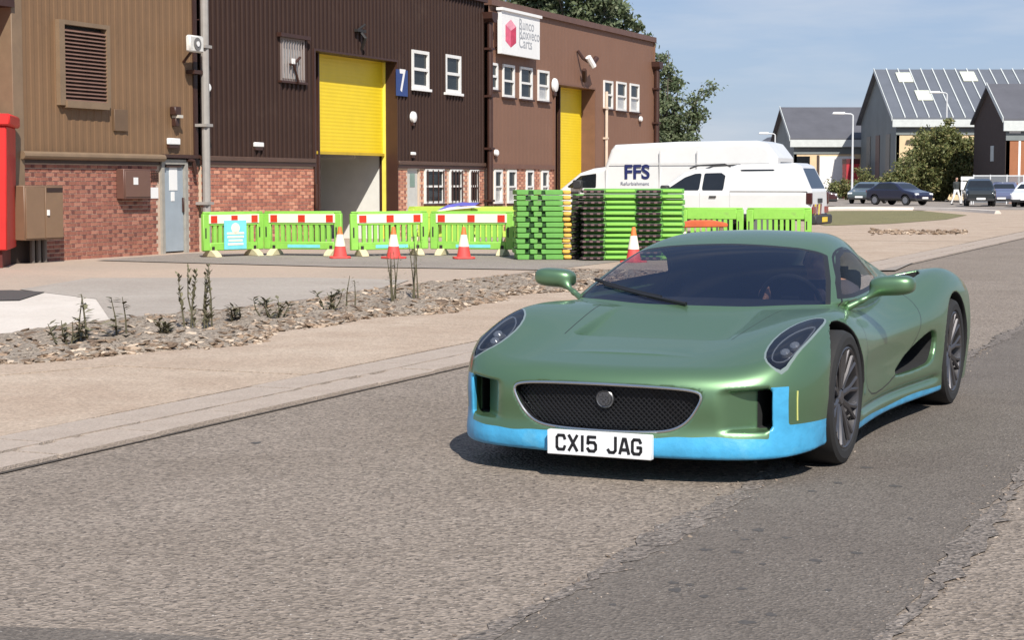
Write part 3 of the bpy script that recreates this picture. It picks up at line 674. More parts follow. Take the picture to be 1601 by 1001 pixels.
# the room behind the raised door
room = mat('workshop_white', (.66, .65, .60), rough=.8, var=.06)
MB().box(dro[1]-.02, dro[1]+.08, DEP+.14, 9, 0, 3.4).build('inner_wall', room, r2); MB().box(dro[0]-3, dro[1]-.02, 8.9, 9, 0, 3.4).build('inner_back_wall', room, r2); MB().box(dro[0]-3, dro[1]-.02, DEP+.14, 8.9, 3.0, 3.2).build('ceiling', mat('ceiling_dark', (.05, .05, .05)), r2)
MB().box(dro[0]-3.1, dro[0]-3, DEP+.14, 9, 0, 3.4).build('inner_wall', room, r2); MB().box(dro[0]-3, dro[0]-.004, .50, .56, 0, 3.4).build('inner_front_wall', room, r2)
MB().box(dro[1]-.07, dro[1]-.021, 1.2, 4.4, zo-.12, zo-.02).build('ceiling_beam', white_m, r2)
window(r2, wb, 1, blind=True, fm=mat('old_frame', C(130, 115, 108), rough=.6)); 
wbm = MB(); ww = wb[1]-wb[0]
for k in range(9): MB().box(wb[0]+.08+k*(ww-.16)/8-.012, wb[0]+.08+k*(ww-.16)/8+.012, -.075, -.05, wb[2]+.05, wb[3]-.05).build('window_bar', mat('bar_grey', C(150, 140, 136), rough=.5), r2)
MB().box(wb[0]-.12, wb[1]+.12, -.14, .0, wb[3]+.002, wb[3]+.09).build('window_hood', trim_d, r2)
window(r2, w1, 2, sill=False, frame=.085); window(r2, w2, 2, sill=False, frame=.085)
for w_ in (w1, w2): MB().box(w_[0]-.05, w_[1]+.05, -.10, .0, w_[2]-.07, w_[2]-.003).build('sill', white_m, r2)
for g in gh: 
    window(r2, g, 2, fm=white_w, frame=.06)
    for k in range(4): MB().box(g[0]+.1+k*(g[1]-g[0]-.2)/3-.012, g[0]+.1+k*(g[1]-g[0]-.2)/3+.012, -.08, -.055, g[2]+.02, g[3]-.02).build('window_bar', trim_d, r2)
d2 = empty('door', (gd[0], 0, 0)); d2.parent = r2
MB().box(.03, gd[1]-gd[0]-.03, .03, .09, .02, ZB2-.14).build('door_leaf', mat('pale_door', C(190, 190, 184), rough=.5), d2); MB().box(.2, gd[1]-gd[0]-.2, .02, .028, 1.35, 1.7).build('door_glass', mat('door_glass', C(130, 150, 138), rough=.1), d2)
MB().box(0, gd[1]-gd[0], -.02, .02, ZB2-.14, ZB2-.12).build('door_head', white_w, d2)
o = fitting('letter_box', 488, 306, 'black loop handle on the end of the brick wall by the yellow door', 'handle')
MB().tube([(.12, -.03, .26), (-.05, -.14, .24), (-.08, -.15, -.10), (-.05, -.14, -.26), (.12, -.03, -.27)], .035, 6).build('loop', trim_d, o)
pipe(r2, L2+.06, .05, 6.0, .085, trim_d, -.16, True)
al = fitting('security_camera', 559, 58, 'dark bracket with a hanging camera above the yellow roller door', 'camera')
MB().box(-.24, .20, -.14, -.03, .12, .19).build('bracket', black_b if False else mat('cam_black', (.02, .017, .016), rough=.6), al); MB().tube([(-.18, -.1, .16), (.20, -.1, .32)], .03, 6).build('arm', MATS['cam_black'], al); MB().tube([(-.02, -.10, .12), (.0, -.22, -.02), (.12, -.05, -.28)], .04, 6).build('cable', MATS['cam_black'], al)
cm = fitting('wall_clock', 452, 100, 'small dark fan bracket fixed over the barred old window', 'bracket')
MB().box(-.12, .14, -.13, -.02, -.03, .01).build('arm', trim_d, cm); MB().tube([(-.08, -.12, .05), (.0, -.13, -.04), (.22, -.12, -.42)], .03, 6).build('cable', trim_d, cm); MB().tube([(.02, -.12, .0), (.30, -.12, .17)], .03, 6).build('strut', trim_d, cm); MB().box(-.10, .02, -.15, -.12, .0, .12).build('box_body', white_m, cm)
s7 = rect(617, 109, 634, 150, s0)
sg7 = empty('number_sign', SL(s0+s7[0], LAT, s7[2]), ROT, 'blue unit sign with a white figure seven on the dark cladding', 'sign')
wd7, h7 = s7[1]-s7[0], s7[3]-s7[2]
MB().box(0, wd7, -.065, -.036, 0, h7).build('board', mat('sign_blue', C(44, 66, 120), rough=.5, var=.05), sg7)
text('figure', '7', .78, white_m, sg7, Matrix.Translation((wd7*.5, -.068, h7*.55)) @ FACADE, .002, .02, .85)
# --- right unit: mid brown, sign, narrow yellow door
r3, s0, s1 = unit('industrial_unit', 764, 1021, 'mid brown industrial unit with a white roof sign and narrow yellow door'); L3 = s1-s0
op3 = rect(866, 133, 929, 310, s0); op3 = (op3[0], op3[1], 0, FP(872, 131)[1]); d3 = rect(872, 133, 918, 310, s0, .45)
wins = [rect(*b, s0) for b in ((765, 98, 777, 140), (785, 101, 803, 152), (812, 105, 831, 155), (840, 110, 857, 158), (943, 126, 957, 170), (963, 128, 978, 173), (984, 131, 998, 175))]
gw3 = [rect(*b, s0) for b in ((772, 266, 784, 312), (793, 266, 806, 314), (822, 268, 833, 312), (846, 268, 856, 312))]
ZB3 = 1.97
cladding(r3, .0, L3, ZB3, EAVE, [op3]+wins, .30, .003, red_clad, 1.2)
gh3 = [(max(.06, g[0]), g[1], .85, ZB3-.14) for g in gw3]
brickwork(r3, .04, op3[0]-.04, 0, ZB3-.1, gh3, 0, brick_m, brick_p, mortar_p); brickwork(r3, op3[1]+.04, L3-.04, 0, ZB3-.1, [], 0, brick_m, brick_p, mortar_p)
for a, b in ((.04, op3[0]-.04), (op3[1]+.04, L3-.04)): MB().box(a, b, -.05, .2, ZB3-.1, ZB3+.03).build('base_flashing', mat('flashing_red', C(110, 78, 64), rough=.5), r3)
for w_ in wins: window(r3, (max(.02, w_[0]), w_[1], w_[2], w_[3]), 2, frame=.07, blind=random.random() < .6)
for g in gh3: window(r3, g, 2, frame=.06, blind=True)
MB().box(0, L3, -.10, .32, EAVE-.02, EAVE+.16).build('parapet_trim', mat('parapet_brown', C(98, 70, 58), rough=.5), r3); shell(r3, L3); MB().box(L3-.02, L3+.06, -.04, 14, 0, EAVE).build('end_wall', red_clad, r3)
reveal(r3, op3, .45, mat('reveal_brown', C(112, 80, 64), rough=.6)); roller(r3, (d3[0], d3[1], 0, op3[3]+.02), .45, .08)
pipe(r3, L3-.06, .05, 5.55, .09, trim_d, -.15, True); pipe(r3, rect(944, 150, 946, 220, s0)[0], .05, rect(943, 143, 946, 220, s0)[3], .05, mat('cream_pipe', C(205, 185, 165), rough=.5), -.1)
MB().box(.3, .3+1.6, -.02, .0, 5.9, 5.95) 
ag = fitting('security_camera', 907, 97, 'white camera cluster on a bracket above the narrow yellow door', 'camera')
MB().tube([(-.35, -.05, .35), (-.25, -.2, .1), (.0, -.3, .0)], .05, 6).build('arm', trim_d, ag); MB().tube([(-.2, -.35, .15), (.05, -.45, -.15)], .10, 8).build('camera_body', white_m, ag); MB().tube([(.1, -.35, -.1), (.45, -.4, .15)], .09, 8).build('camera_hood', trim_d, ag); MB().tube([(-.15, -.2, -.25), (.15, -.1, -.6)], .08, 6).build('cable', trim_d, ag)
sr = rect(783, 22, 843, 88, s0, -.25)
sgn = empty('sign_board', SL(s0+sr[0], LAT-.25, sr[2]), ROT, 'white company sign with a red cube and grey words at the roof edge', 'sign')
sw, sh = sr[1]-sr[0], sr[3]-sr[2]
MB().box(0, sw, -.02, .10, 0, sh).build('board', white_m, sgn); MB().box(-.05, sw+.05, -.08, .12, sh, sh+.08).build('top_trim', white_m, sgn); MB().box(.1, .2, .10, .26, .2, sh-.2).build('bracket', trim_d, sgn); MB().box(sw-.2, sw-.1, .10, .26, .2, sh-.2).build('bracket', trim_d, sgn)
hx = [(.42+.0, .95), (.42+.38, 1.2), (.42+.38, 1.2)]
cx, cz, hw, hh = sw*.235, sh*.50, sw*.135, sh*.33
def face(pts, nm, c): MB().add([(cx+p*hw, -.024, cz+q*hh) for p, q in pts]+[(cx+p*hw, -.0205, cz+q*hh) for p, q in pts], [(0, 1, 2, 3), (7, 6, 5, 4), (0, 4, 5, 1), (1, 5, 6, 2), (2, 6, 7, 3), (3, 7, 4, 0)]).build('cube_mark', mat('cube_'+nm, c, rough=.4, var=.25, scale=6), sgn, smooth=0)
face([(-1, .55), (0, .2), (0, -1), (-1, -.6)], 'pink', C(214, 92, 118)); face([(0, .2), (1, .55), (1, -.6), (0, -1)], 'red', C(190, 50, 80)); face([(-1, .55), (0, 1), (1, .55), (0, .2)], 'light', C(228, 150, 165))
lt = mat('sign_text', C(158, 160, 164), rough=.5, var=0)
for k, wd in enumerate(('Runco', 'Roxveco', 'Carts')): text('lettering', wd, .44, lt, sgn, Matrix.Translation((sw*.44, -.023, sh*(.76-.22*k))) @ FACADE, .001, .004, 1.05, 'LEFT')

# ------------------------------------------------------------------ barriers, piles, cones
lime = mat('lime_plastic', C(134, 192, 78), rough=.55, var=.14, scale=5, dirt=(C(120, 140, 84), 5, .55, .55))
lime2 = mat('yellow_lime_plastic', C(172, 198, 78), rough=.5, var=.12, scale=5)
lime3 = mat('stacked_green_plastic', C(96, 156, 70), rough=.6, var=.18, scale=4, dirt=(C(96, 116, 70), 4, .54, .6))
red_b = mat('reflector_red', C(196, 52, 30), rough=.4, var=.08)
white_b = mat('reflector_white', C(238, 226, 205), rough=.4, var=.06)
foot_m = mat('barrier_foot', C(196, 186, 150), rough=.8, var=.15, scale=12)
cyan = mat('cyan_board', C(120, 205, 218), rough=.4, var=.08, scale=6)
rub = mat('black_rubber', C(44, 36, 34), rough=.8, var=.25, scale=10)
yfoot = mat('yellow_foot', C(206, 168, 76), rough=.7, var=.2, scale=12)
BARRIER_KINDS = {}
def barrier(p, q, label, group, board=False, strip_=True, m=None, z=0, front=True):
    d = (q-p); L = d.length; rz = math.atan2(d.y, d.x); m = m or lime; H = .87
    r = empty('traffic_barrier', (p.x, p.y, z), rz, label, 'barrier', group); r.rotation_euler = (random.uniform(-.035, .035), random.uniform(-.006, .006), rz)
    f = MB(); t = .04
    f.box(.03, .19, -t, t, .12, H-.04); f.box(L-.19, L-.03, -t, t, .12, H-.04)
    f.box(.19, L-.19, -t, t, .12, .27); f.box(.19, L-.19, -t, t, H-.27, H-.02); f.box(.05, L-.05, -t*.8, t*.8, H-.04, H)
    f.build('frame', m, r, bevel=.012)
    n = max(5, int((L-.40)/.115)); w = (L-.38)/n
    sm = MB().box(-w*.30, w*.30, -t*.7, t*.7, .27, H-.27).mesh('slat', 0)
    for k in range(n-1): link('slat', sm, m, r, (.19+(k+1)*w, 0, 0))
    for k in (0, 1): 
        sm2 = MB().box(.075+k*(L-.23), .105+k*(L-.23), -t-.002, -t+.02, .36, .56).build('hand_slot', rub, r)
    if front: b = MB().box(.16, L-.16, -t-.012, -t-.001, H-.225, H-.055).build('reflective_board', white_b, r)
    for k in range(3 if front else 0): MB().box(.20+k*(L-.40-.15)/2, .35+k*(L-.40-.15)/2, -t-.018, -t-.0125, H-.215, H-.075).build('red_block', red_b, b)
    for a in (.26, L-.26):
        MB().prism([(-.24, 0), (.24, 0), (.19, .06), (.07, .13), (-.07, .13), (-.19, .06)], 'x', a-.075, a+.075).build('foot', foot_m, r, bevel=.01)
        MB().box(a-.03, a+.03, -t-.01, t+.01, .10, .20).build('foot_clip', rub, r)
    if strip_: MB().box(L*.32, L*.72, -t-.008, -t-.001, .155, .215).build('blue_strip', cyan, r)
    if board:
        bo = MB().box(L*.33, L*.68, -t-.03, -t-.019, .14, .70).build('notice_board', cyan, r)
        MB().lathe([(.001, -t-.036), (.10, -t-.036), (.10, -t-.031)], 20, 'y', (L*.505, 0, .55)).build('emblem', white_b, bo)
        for k, (wd, zz) in enumerate(((.42, .43), (.40, .36), (.34, .29), (.38, .22))): MB().box(L*.505-wd*L*.32, L*.505+wd*L*.32, -t-.036, -t-.031, zz, zz+.04).build('text_bar', white_b, bo)
    return r
def gp(px, d): v = AT(px, 300, d); v.z = 0; return v
YZ = .026
GRP = 'green barriers standing in front of the units'
barrier(gp(313, 34.3), gp(412, 35.4), 'lime green barrier carrying a pale blue notice, beside the grey downpipe', None, board=True, strip_=False, z=YZ)
barrier(gp(411, 35.45), gp(537, 34.8), 'lime green barrier below the brick wall between the notice barrier and a cone', None, z=YZ)
barrier(gp(545, 34.7), gp(671, 35.4), 'lime green barrier across the half open doorway, a cone before its middle', None, z=YZ)
barrier(gp(671, 35.45), gp(806, 34.9), 'lime green barrier between the open doorway and the stacked barriers', None, z=YZ)
barrier(gp(636, 43.6), gp(722, 43.2), 'yellowish green barrier by the ground floor door, behind the front row', None, m=lime2, strip_=False, front=False, z=.012)
barrier(gp(724, 43.2), gp(812, 43.6), 'yellowish green barrier below the barred windows, behind the front row', None, m=lime2, strip_=False, front=False, z=.012)
barrier(gp(1062, 41.8), gp(1165, 41.4), 'lime green barrier next to the barrier stacks, in front of the white pickup', None, strip_=False, front=False, z=.012)
barrier(gp(1166, 41.4), gp(1272, 41.0), 'lime green barrier at the tail of the white pickup', None, strip_=False, front=False, z=.012)
def layer_a(z, flip):                                  # a barrier lying flat in the narrow pile
    r = empty('stacked_barrier', (0, 0, z)); L, h = .86, .098
    f = MB(); f.box(0, L, .07, .95, .006, h-.004)
    segs = ((0, .17), (.26, .40), (.47, L)) if flip else ((0, .22), (.31, .46), (.53, L))
    for a, b in segs: f.box(a, b, 0, .069, .004, h-.006)
    f.build('frame', lime3, r, bevel=.01)
    MB().box(.12, .60, .055, .068, .012, h-.012).build('dark_recess', mat('recess_green', C(30, 66, 26), rough=.8), r)
    MB().box(L+.003, L+.15, -.02, .5, .012, h-.012).build('foot', yfoot, r, bevel=.02); MB().box(L+.16, L+.30, .04, .6, .02, h-.03).build('hinge_block', rub, r, bevel=.015)
    return r
def layer_b(z):
    r = empty('stacked_barrier', (0, 0, z)); L, h = 1.90, .1
    MB().box(.06, L, .05, 1.0, .006, h-.004).build('frame', lime3, r, bevel=.012)
    for a, b in ((.0, .44), (1.02, 1.48)):
        MB().box(a, b, -.04, .049, .02, h-.028).build('foot', rub, r, bevel=.02)
        for k in range(3): MB().box(a+.05+k*.13, a+.11+k*.13, -.052, -.041, .03, h-.04).build('stud', mat('stud_grey', C(110, 84, 84), rough=.6), r)
    MB().box(.46, 1.0, .02, .049, .03, h-.02).build('edge_rib', lime, r, bevel=.008)
    MB().box(1.5, 1.86, .02, .049, .03, h-.02).build('edge_rib', lime, r, bevel=.008)
    return r
ORD = ['first', 'second', 'third', 'fourth', 'fifth', 'sixth', 'seventh', 'eighth', 'ninth', 'tenth', 'eleventh', 'twelfth', 'thirteenth']
def pile(maker, base, rz, n, dz, text_, group):
    for k in range(n):
        r = maker(k*dz, k % 2) if maker is layer_a else maker(k*dz)
        r.location = (base.x+random.uniform(-.016, .016), base.y+random.uniform(-.02, .02), YZ+k*dz); r.rotation_euler = (0, 0, rz+random.uniform(-.014, .014))
        w = 'bottom' if k == 0 else 'topmost' if k == n-1 else None
        tag(r, 'green barrier lying flat, %s the %s' % (w+' of' if w else ORD[k]+' from the ground in', text_), 'barrier', group)
pile(layer_a, gp(808, 33.2), R(4), 13, .100, 'narrow pile with yellow feet', 'green barriers stacked flat in the narrow pile')
pile(layer_b, gp(908, 32.9), R(-3), 13, .102, 'wide pile with black feet', 'green barriers stacked flat in the wide pile')
pile(layer_b, gp(896, 34.3), R(3), 12, .101, 'rear pile behind the wide one', 'green barriers stacked flat in the rear pile')
cone_r = mat('cone_red', C(205, 75, 70), rough=.6, var=.12, scale=10); cone_w = mat('cone_white', C(235, 225, 205), rough=.4, var=.08, scale=10); cone_o = mat('cone_orange', C(215, 120, 60), rough=.5, var=.1)
def cone(px, d, label, h=.56, z=YZ):
    p = gp(px, d); r = empty('traffic_cone', (p.x, p.y, z), random.random(), label, 'cone')
    MB().prism([(-.20, -.14), (-.14, -.20), (.14, -.20), (.20, -.14), (.20, .14), (.14, .20), (-.14, .20), (-.20, .14)], 'z', 0, .04).build('base', cone_r, r, bevel=.01)
    def fr(t): return .135*(1-t)+.03*t
    for a, b, m, nm, e in ((0, .34, cone_r, 'lower_body', 0), (.34, .74, cone_w, 'reflective_sleeve', .004), (.74, 1, cone_o, 'tip', 0)):
        MB().lathe([(fr(a)+e, .04+a*h), (fr(b)+e, .04+b*h)], 20).build(nm, m, r)
cone(531, 33.9, 'red and white cone before the gap between two barriers')
cone(615, 33.8, 'red and white cone before the open doorway barrier')
cone(725, 33.7, 'red and white cone before the barrier by the stacks')
cone(991, 32.0, 'pale cone leaning close to the wide barrier pile', .60)
ob = empty('barrier_board', gp(1060, 38.0), R(-2), 'flat orange red board on low trestles in front of the green barriers', 'board')
MB().prism([(0, .50), (1.05, .52), (1.05, .60), (.75, .66), (.3, .66), (0, .58)], 'y', -.1, .5).build('board', mat('orange_red_board', C(190, 90, 50), rough=.5, var=.2), ob, bevel=.02)
for a in (.12, .9): MB().box(a, a+.06, .0, .4, .012, .51).build('trestle', white_b, ob)
tape = empty('folded_barrier', gp(683, 42.6), 0, 'blue and white folded plastic barrier lying on the green row', 'barrier')
MB().prism([(0, .80), (.25, .93), (.6, .99), (1.0, .97), (.9, .91), (.5, .90)], 'y', .2, .5).build('blue_sheet', mat('blue_plastic', C(92, 92, 176), rough=.4, var=.1), tape); MB().prism([(-.1, .76), (.3, .87), (.9, .905), (1.05, .88), (.5, .83)], 'y', .15, .5).build('white_sheet', white_b, tape)
MB().box(.2, .8, .25, .4, .012, .85).build('stand', lime2, tape)
# ------------------------------------------------------------------ red container at the edge
red_c = mat('red_container_paint', C(190, 34, 30), rough=.45, var=.12, scale=2)
rc_ = AT(12, 300, 30.2); rc_.z = .012
ct = empty('skip_container', rc_, R(10), 'tall red steel container in front of the tan unit', 'container')
MB().prism([(-3.4, .30), (-.03, .30), (-.0, 2.4), (-3.4, 2.4)], 'y', 0, 1.6).build('body', red_c, ct, bevel=.02)
MB().box(-3.4, .07, -.07, 1.67, 2.4, 2.60).build('top_rim', mat('red_rim', C(205, 40, 36), rough=.4, var=.08), ct, bevel=.03)
for k in range(6): MB().box(-.55-k*.55, -.43-k*.55, -.06, -.001, .32, 2.39).build('rib', red_c, ct, bevel=.01)
MB().box(-3.3, -.12, .1, 1.5, .0, .30).build('underframe', mat('rust_dark', C(90, 30, 24), rough=.8, var=.3), ct)
# ------------------------------------------------------------------ vehicles
car_glass = mat('vehicle_glass', (.012, .014, .017), rough=.05, var=.2, spec=.7)
white_van = mat('white_vehicle_paint', (.64, .64, .63), rough=.35, var=.05, scale=1.5, coat=.4)
lens_r = mat('red_lens', (.25, .015, .012), rough=.2, var=.1, coat=.6); lens_w = mat('clear_lens', (.75, .76, .78), rough=.1, var=.1, coat=.6)
def vehicle(name, loc, rz, prof, W_, axles, label, cat, paint_m, sidewin=(), screen=None, rear=None, wr=.34, h=.05, tumble=.16, belt=1.0, group=None, flare=0, nose_r=.35):
    root = empty(name, loc, rz, label, cat, group); xs = [p[0] for p in prof]; zs = [p[1] for p in prof]; x0, x1 = min(xs), max(xs); hw = W_/2
    def wid(x, z): return hw-tumble*np.maximum(z-belt, 0)-.05*np.maximum(.5-z, 0)-nose_r*np.maximum(x0+.5-x, 0)**2-.25*np.maximum(x-x1+.35, 0)**2
    def f(x, y, z):
        y = np.abs(y); v = smax(poly2(x, z, prof), y-wid(x, z), .14)
        for a in axles: v = smax(v, -np.maximum(np.sqrt((x-a)**2+(z-wr)**2)-wr*1.16, hw-.32-y), .02)
        return v
    S = surfnet(f, (x0-.1, 0, min(zs)-.1), (x1+.1, hw+.15, max(zs)+.15), h)
    for wn_ in sidewin:
        for sg in (-1, 1):
            w, S = cut(S, lambda x, y, z: np.maximum(poly2(x, z, wn_), hw*.55-sg*y)); emit('side_window', w, car_glass, root)
    for sc_, nm in ((screen, 'windscreen'), (rear, 'rear_window')):
        if sc_:                                         # (x range, z range, half width low, half width high)
            (a, b), (c, d), wl_, wh = sc_
            w, S = cut(S, lambda x, y, z: np.maximum(poly2(y, z, [(-wl_, c), (wl_, c), (wh, d), (-wh, d)]), np.maximum(a-x, x-b))); emit(nm, w, car_glass, root)
    for a in axles:
        for sg in (-1, 1):
            w, S = cut(S, lambda x, y, z: np.maximum(np.sqrt((x-a)**2+(z-wr)**2)-wr*1.13, np.maximum(hw*.45-sg*y, sg*y-hw+.04))); emit('wheel_arch', w, liner_b, root)
    sk, S = cut(S, lambda x, y, z: z-min(zs)-.16); emit('lower_trim', sk, trim_b, root)
    emit('bodywork', S, paint_m, root)
    for a in axles:
        for sg in (-1, 1):
            o = empty('wheel', (a, sg*(hw-.02), wr)); o.parent = root; d = sg
            MB().lathe([(wr*.64, -d*.01), (wr*.92, 0), (wr, -d*.04), (wr, -d*.19), (wr*.9, -d*.22)], 24, 'y', cap=False).build('tyre', tyre_b, o)
            MB().lathe([(.001, -d*.05), (wr*.2, -d*.03), (wr*.4, -d*.06), (wr*.58, -d*.02), (wr*.645, -d*.012)], 24, 'y').build('rim', rim_b, o)
    return root
liner_b = mat('arch_black', (.012, .012, .012), rough=.9, var=0); trim_b = mat('lower_black', (.03, .03, .032), rough=.6, var=.1); tyre_b = mat('tyre_black', (.02, .02, .021), rough=.8, var=0); rim_b = mat('wheel_silver', (.35, .35, .36), rough=.35, metal=.8, var=.05)
def lamp(root, x0, x1, y0, y1, z0, z1, m, name='lamp'): return MB().box(x0, x1, y0, y1, z0, z1).build(name, m, root, bevel=.015)
VR = -SA
van_prof = [(-.95, .42), (-.97, .80), (-.82, 1.04), (-.1, 1.20), (.02, 1.25), (.62, 1.72), (1.0, 1.84), (1.34, 1.88), (1.50, 2.34), (1.62, 2.49), (3.5, 2.56), (5.6, 2.57), (5.9, 2.50), (6.2, 2.12), (6.22, .5), (6.0, .42)]
van = vehicle('van', (1.29, 50, .012), VR, van_prof, 2.05, (-.15, 4.6), 'white high roof van lettered FFS parked nose in behind the barrier piles', 'van', white_van,
              [[(.22, 1.30), (.66, 1.64), (1.12, 1.70), (1.12, 1.30)]], ((-.1, .95), (1.28, 1.76), .86, .74), ((6.0, 6.4), (1.3, 2.0), .7, .6), h=.05, tumble=.07, belt=1.2)
# shift so that the near side, not the centre line, stands on the surveyed line
van.location = Vector(van.location)+U*1.0
navy = mat('van_navy_letters', C(34, 42, 92), rough=.4, var=0)
VM = lambda x, z, y: Matrix.Translation((x, y, z)) @ FACADE
text('lettering', 'FFS', .54, navy, van, VM(2.30, 1.72, -1.012), .003, .014, 1.0); text('lettering', 'Refurbishment', .14, mat('van_grey_letters', C(120, 124, 140), var=0), van, VM(2.25, 1.42, -1.026), .002, 0, 1.0)
lamp(van, 6.16, 6.235, -.98, -.86, .9, 1.3, lens_r, 'tail_light'); lamp(van, 6.16, 6.235, .86, .98, .9, 1.3, lens_r, 'tail_light'); lamp(van, -.95, -.84, -.92, -.62, .80, .98, lens_w, 'headlight'); lamp(van, -.95, -.84, .62, .92, .80, .98, lens_w, 'headlight')
MB().box(.5, .75, -1.22, -1.01, 1.28, 1.52).build('wing_mirror', trim_b, van, bevel=.03); MB().box(1.52, 6.0, -1.03, -1.018, 1.95, 1.97).build('side_seam', mat('seam_grey', (.5, .5, .5)), van)
for xx in (2.95, 4.0): MB().box(xx, xx+.014, -1.032, -.99, .6, 2.3).build('panel_seam', mat('seam_grey', (.5,)*3), van)
MB().box(1.40, 1.415, -1.035, -1.0, .6, 1.82).build('door_seam', mat('seam_grey', (.5,)*3), van)
pk_prof = [(0, .52), (-.02, .86), (.12, 1.03), (1.2, 1.17), (1.34, 1.21), (2.05, 1.70), (2.4, 1.79), (3.2, 1.82), (3.4, 1.89), (4.85, 1.93), (5.02, 1.86), (5.32, 1.24), (5.34, .62), (5.2, .52)]
pk = vehicle('pickup', Vector((2.33, 45.55, .012))+U*.92, VR, pk_prof, 1.86, (.95, 4.12), 'white pickup with a hard canopy over its bed, parked behind green barriers', 'pickup', white_van,
             [[(1.62, 1.25), (2.12, 1.58), (2.38, 1.67), (2.55, 1.68), (2.50, 1.25)], [(2.57, 1.25), (2.62, 1.68), (3.05, 1.69), (3.16, 1.62), (3.12, 1.25)], [(3.5, 1.72), (3.55, 1.77), (4.4, 1.78), (4.4, 1.73)]],
             ((1.2, 2.3), (1.25, 1.68), .80, .66), ((4.9, 5.5), (1.30, 1.80), .72, .62), wr=.37, h=.045, tumble=.20, belt=1.15)
for sg in (-1, 1): lamp(pk, 5.20, 5.355, sg*.93-.09*(sg > 0)-.0*(sg < 0), sg*.93+.09*(sg < 0), .92, 1.20, mat('smoked_lens', (.05, .012, .012), rough=.2, coat=.6), 'tail_light'); MB().tube([(2.2, sg*.70, 1.80), (2.4, sg*.69, 1.87), (3.1, sg*.69, 1.90), (3.25, sg*.70, 1.84)], .022, 6).build('roof_rail', trim_b, pk)
MB().box(5.30, 5.46, -.86, .86, .42, .66).build('rear_bumper', trim_b, pk, bevel=.04); MB().box(5.455, 5.475, -.26, .26, .48, .60).build('number_plate', mat('rear_plate', C(220, 190, 60)), pk); MB().box(2.78, 2.95, -.965, -.93, 1.08, 1.12).build('door_handle', trim_b, pk); MB().box(5.335, 5.352, -.22, .22, .95, 1.06).build('tailgate_handle', trim_b, pk)
for xx in (1.50, 2.53, 3.30): MB().box(xx, xx+.012, -.936, -.90, .62, 1.2).build('door_seam', mat('seam_grey', (.5,)*3), pk)
MB().box(3.3, 5.25, -.937, -.90, 1.235, 1.248).build('canopy_seam', mat('seam_grey', (.5,)*3), pk)
MB().box(1.55, 1.75, -1.10, -.90, 1.22, 1.38).build('wing_mirror', trim_b, pk, bevel=.03)
for sg in (-1, 1): MB().box(5.34, 5.36, min(sg*.50, sg*.84), max(sg*.50, sg*.84), .70, .86).build('reflector', lens_r, pk)
hatch = [(0, .28), (-.02, .62), (.15, .80), (1.05, .98), (1.75, 1.38), (2.3, 1.47), (3.2, 1.44), (3.85, 1.05), (4.15, .95), (4.2, .45), (4.1, .28)]
suv = [(0, .32), (-.02, .75), (.12, .95), (1.1, 1.08), (1.65, 1.55), (2.2, 1.66), (3.6, 1.62), (4.15, 1.15), (4.3, .9), (4.3, .4), (4.2, .32)]
HW = [[(1.3, .98), (1.82, 1.32), (2.3, 1.39), (3.15, 1.36), (3.5, 1.02)]]; SW = [[(1.3, 1.10), (1.75, 1.5), (2.2, 1.57), (3.5, 1.54), (3.8, 1.14)]]
def parked(px, d, rz, kind, col, label, rear_plate=True):
    p = gp(px, d); p.z = .05; prof, wn_, top = (hatch, HW, 1.34) if kind == 'hatch' else (suv, SW, 1.52)
    v = vehicle('parked_car', p, R(rz), prof, 1.78, (.85, 3.4), label, 'car', mat('paint_'+label[:14].replace(' ', '_'), col, rough=.3, coat=.8, var=.03), wn_, ((.9, 2.1), (1.05 if kind == 'hatch' else 1.15, top), .72, .56), ((3.1, 4.2), (1.1 if kind == 'hatch' else 1.2, top), .70, .56), wr=.32, h=.055, tumble=.34, belt=.95)
    for sg in (-1, 1):
        lamp(v, .02, .16, min(sg*.50, sg*.80), max(sg*.50, sg*.80), .62, .76, lens_w, 'headlight'); lamp(v, 4.08, 4.2, min(sg*.55, sg*.82), max(sg*.55, sg*.82), .78, .94, lens_r, 'tail_light')
    MB().box(-.06, -.02, -.26, .26, .40, .52).build('number_plate', white_m, v); MB().box(4.2, 4.22, -.26, .26, .55, .67).build('number_plate', white_m, v)
    return v
parked(1343, 121, 62, 'hatch', C(70, 82, 86), 'grey hatchback parked beside the navy car under the bush')
parked(1446, 112.5, 126, 'hatch', C(26, 28, 52), 'dark navy hatchback with a white plate below the bush')
parked(1534, 107, 78, 'suv', C(22, 30, 34), 'black sport utility car parked by the grey fence')
parked(1566, 110, 70, 'hatch', C(88, 94, 122), 'blue grey car parked between the black and the white cars')
parked(1603, 104, 64, 'hatch', (.74, .74, .76), 'white car at the end of the row by the grey fence')
parked(1309, 108, 168, 'hatch', C(58, 22, 26), 'dark red car standing beyond the tail of the white pickup')
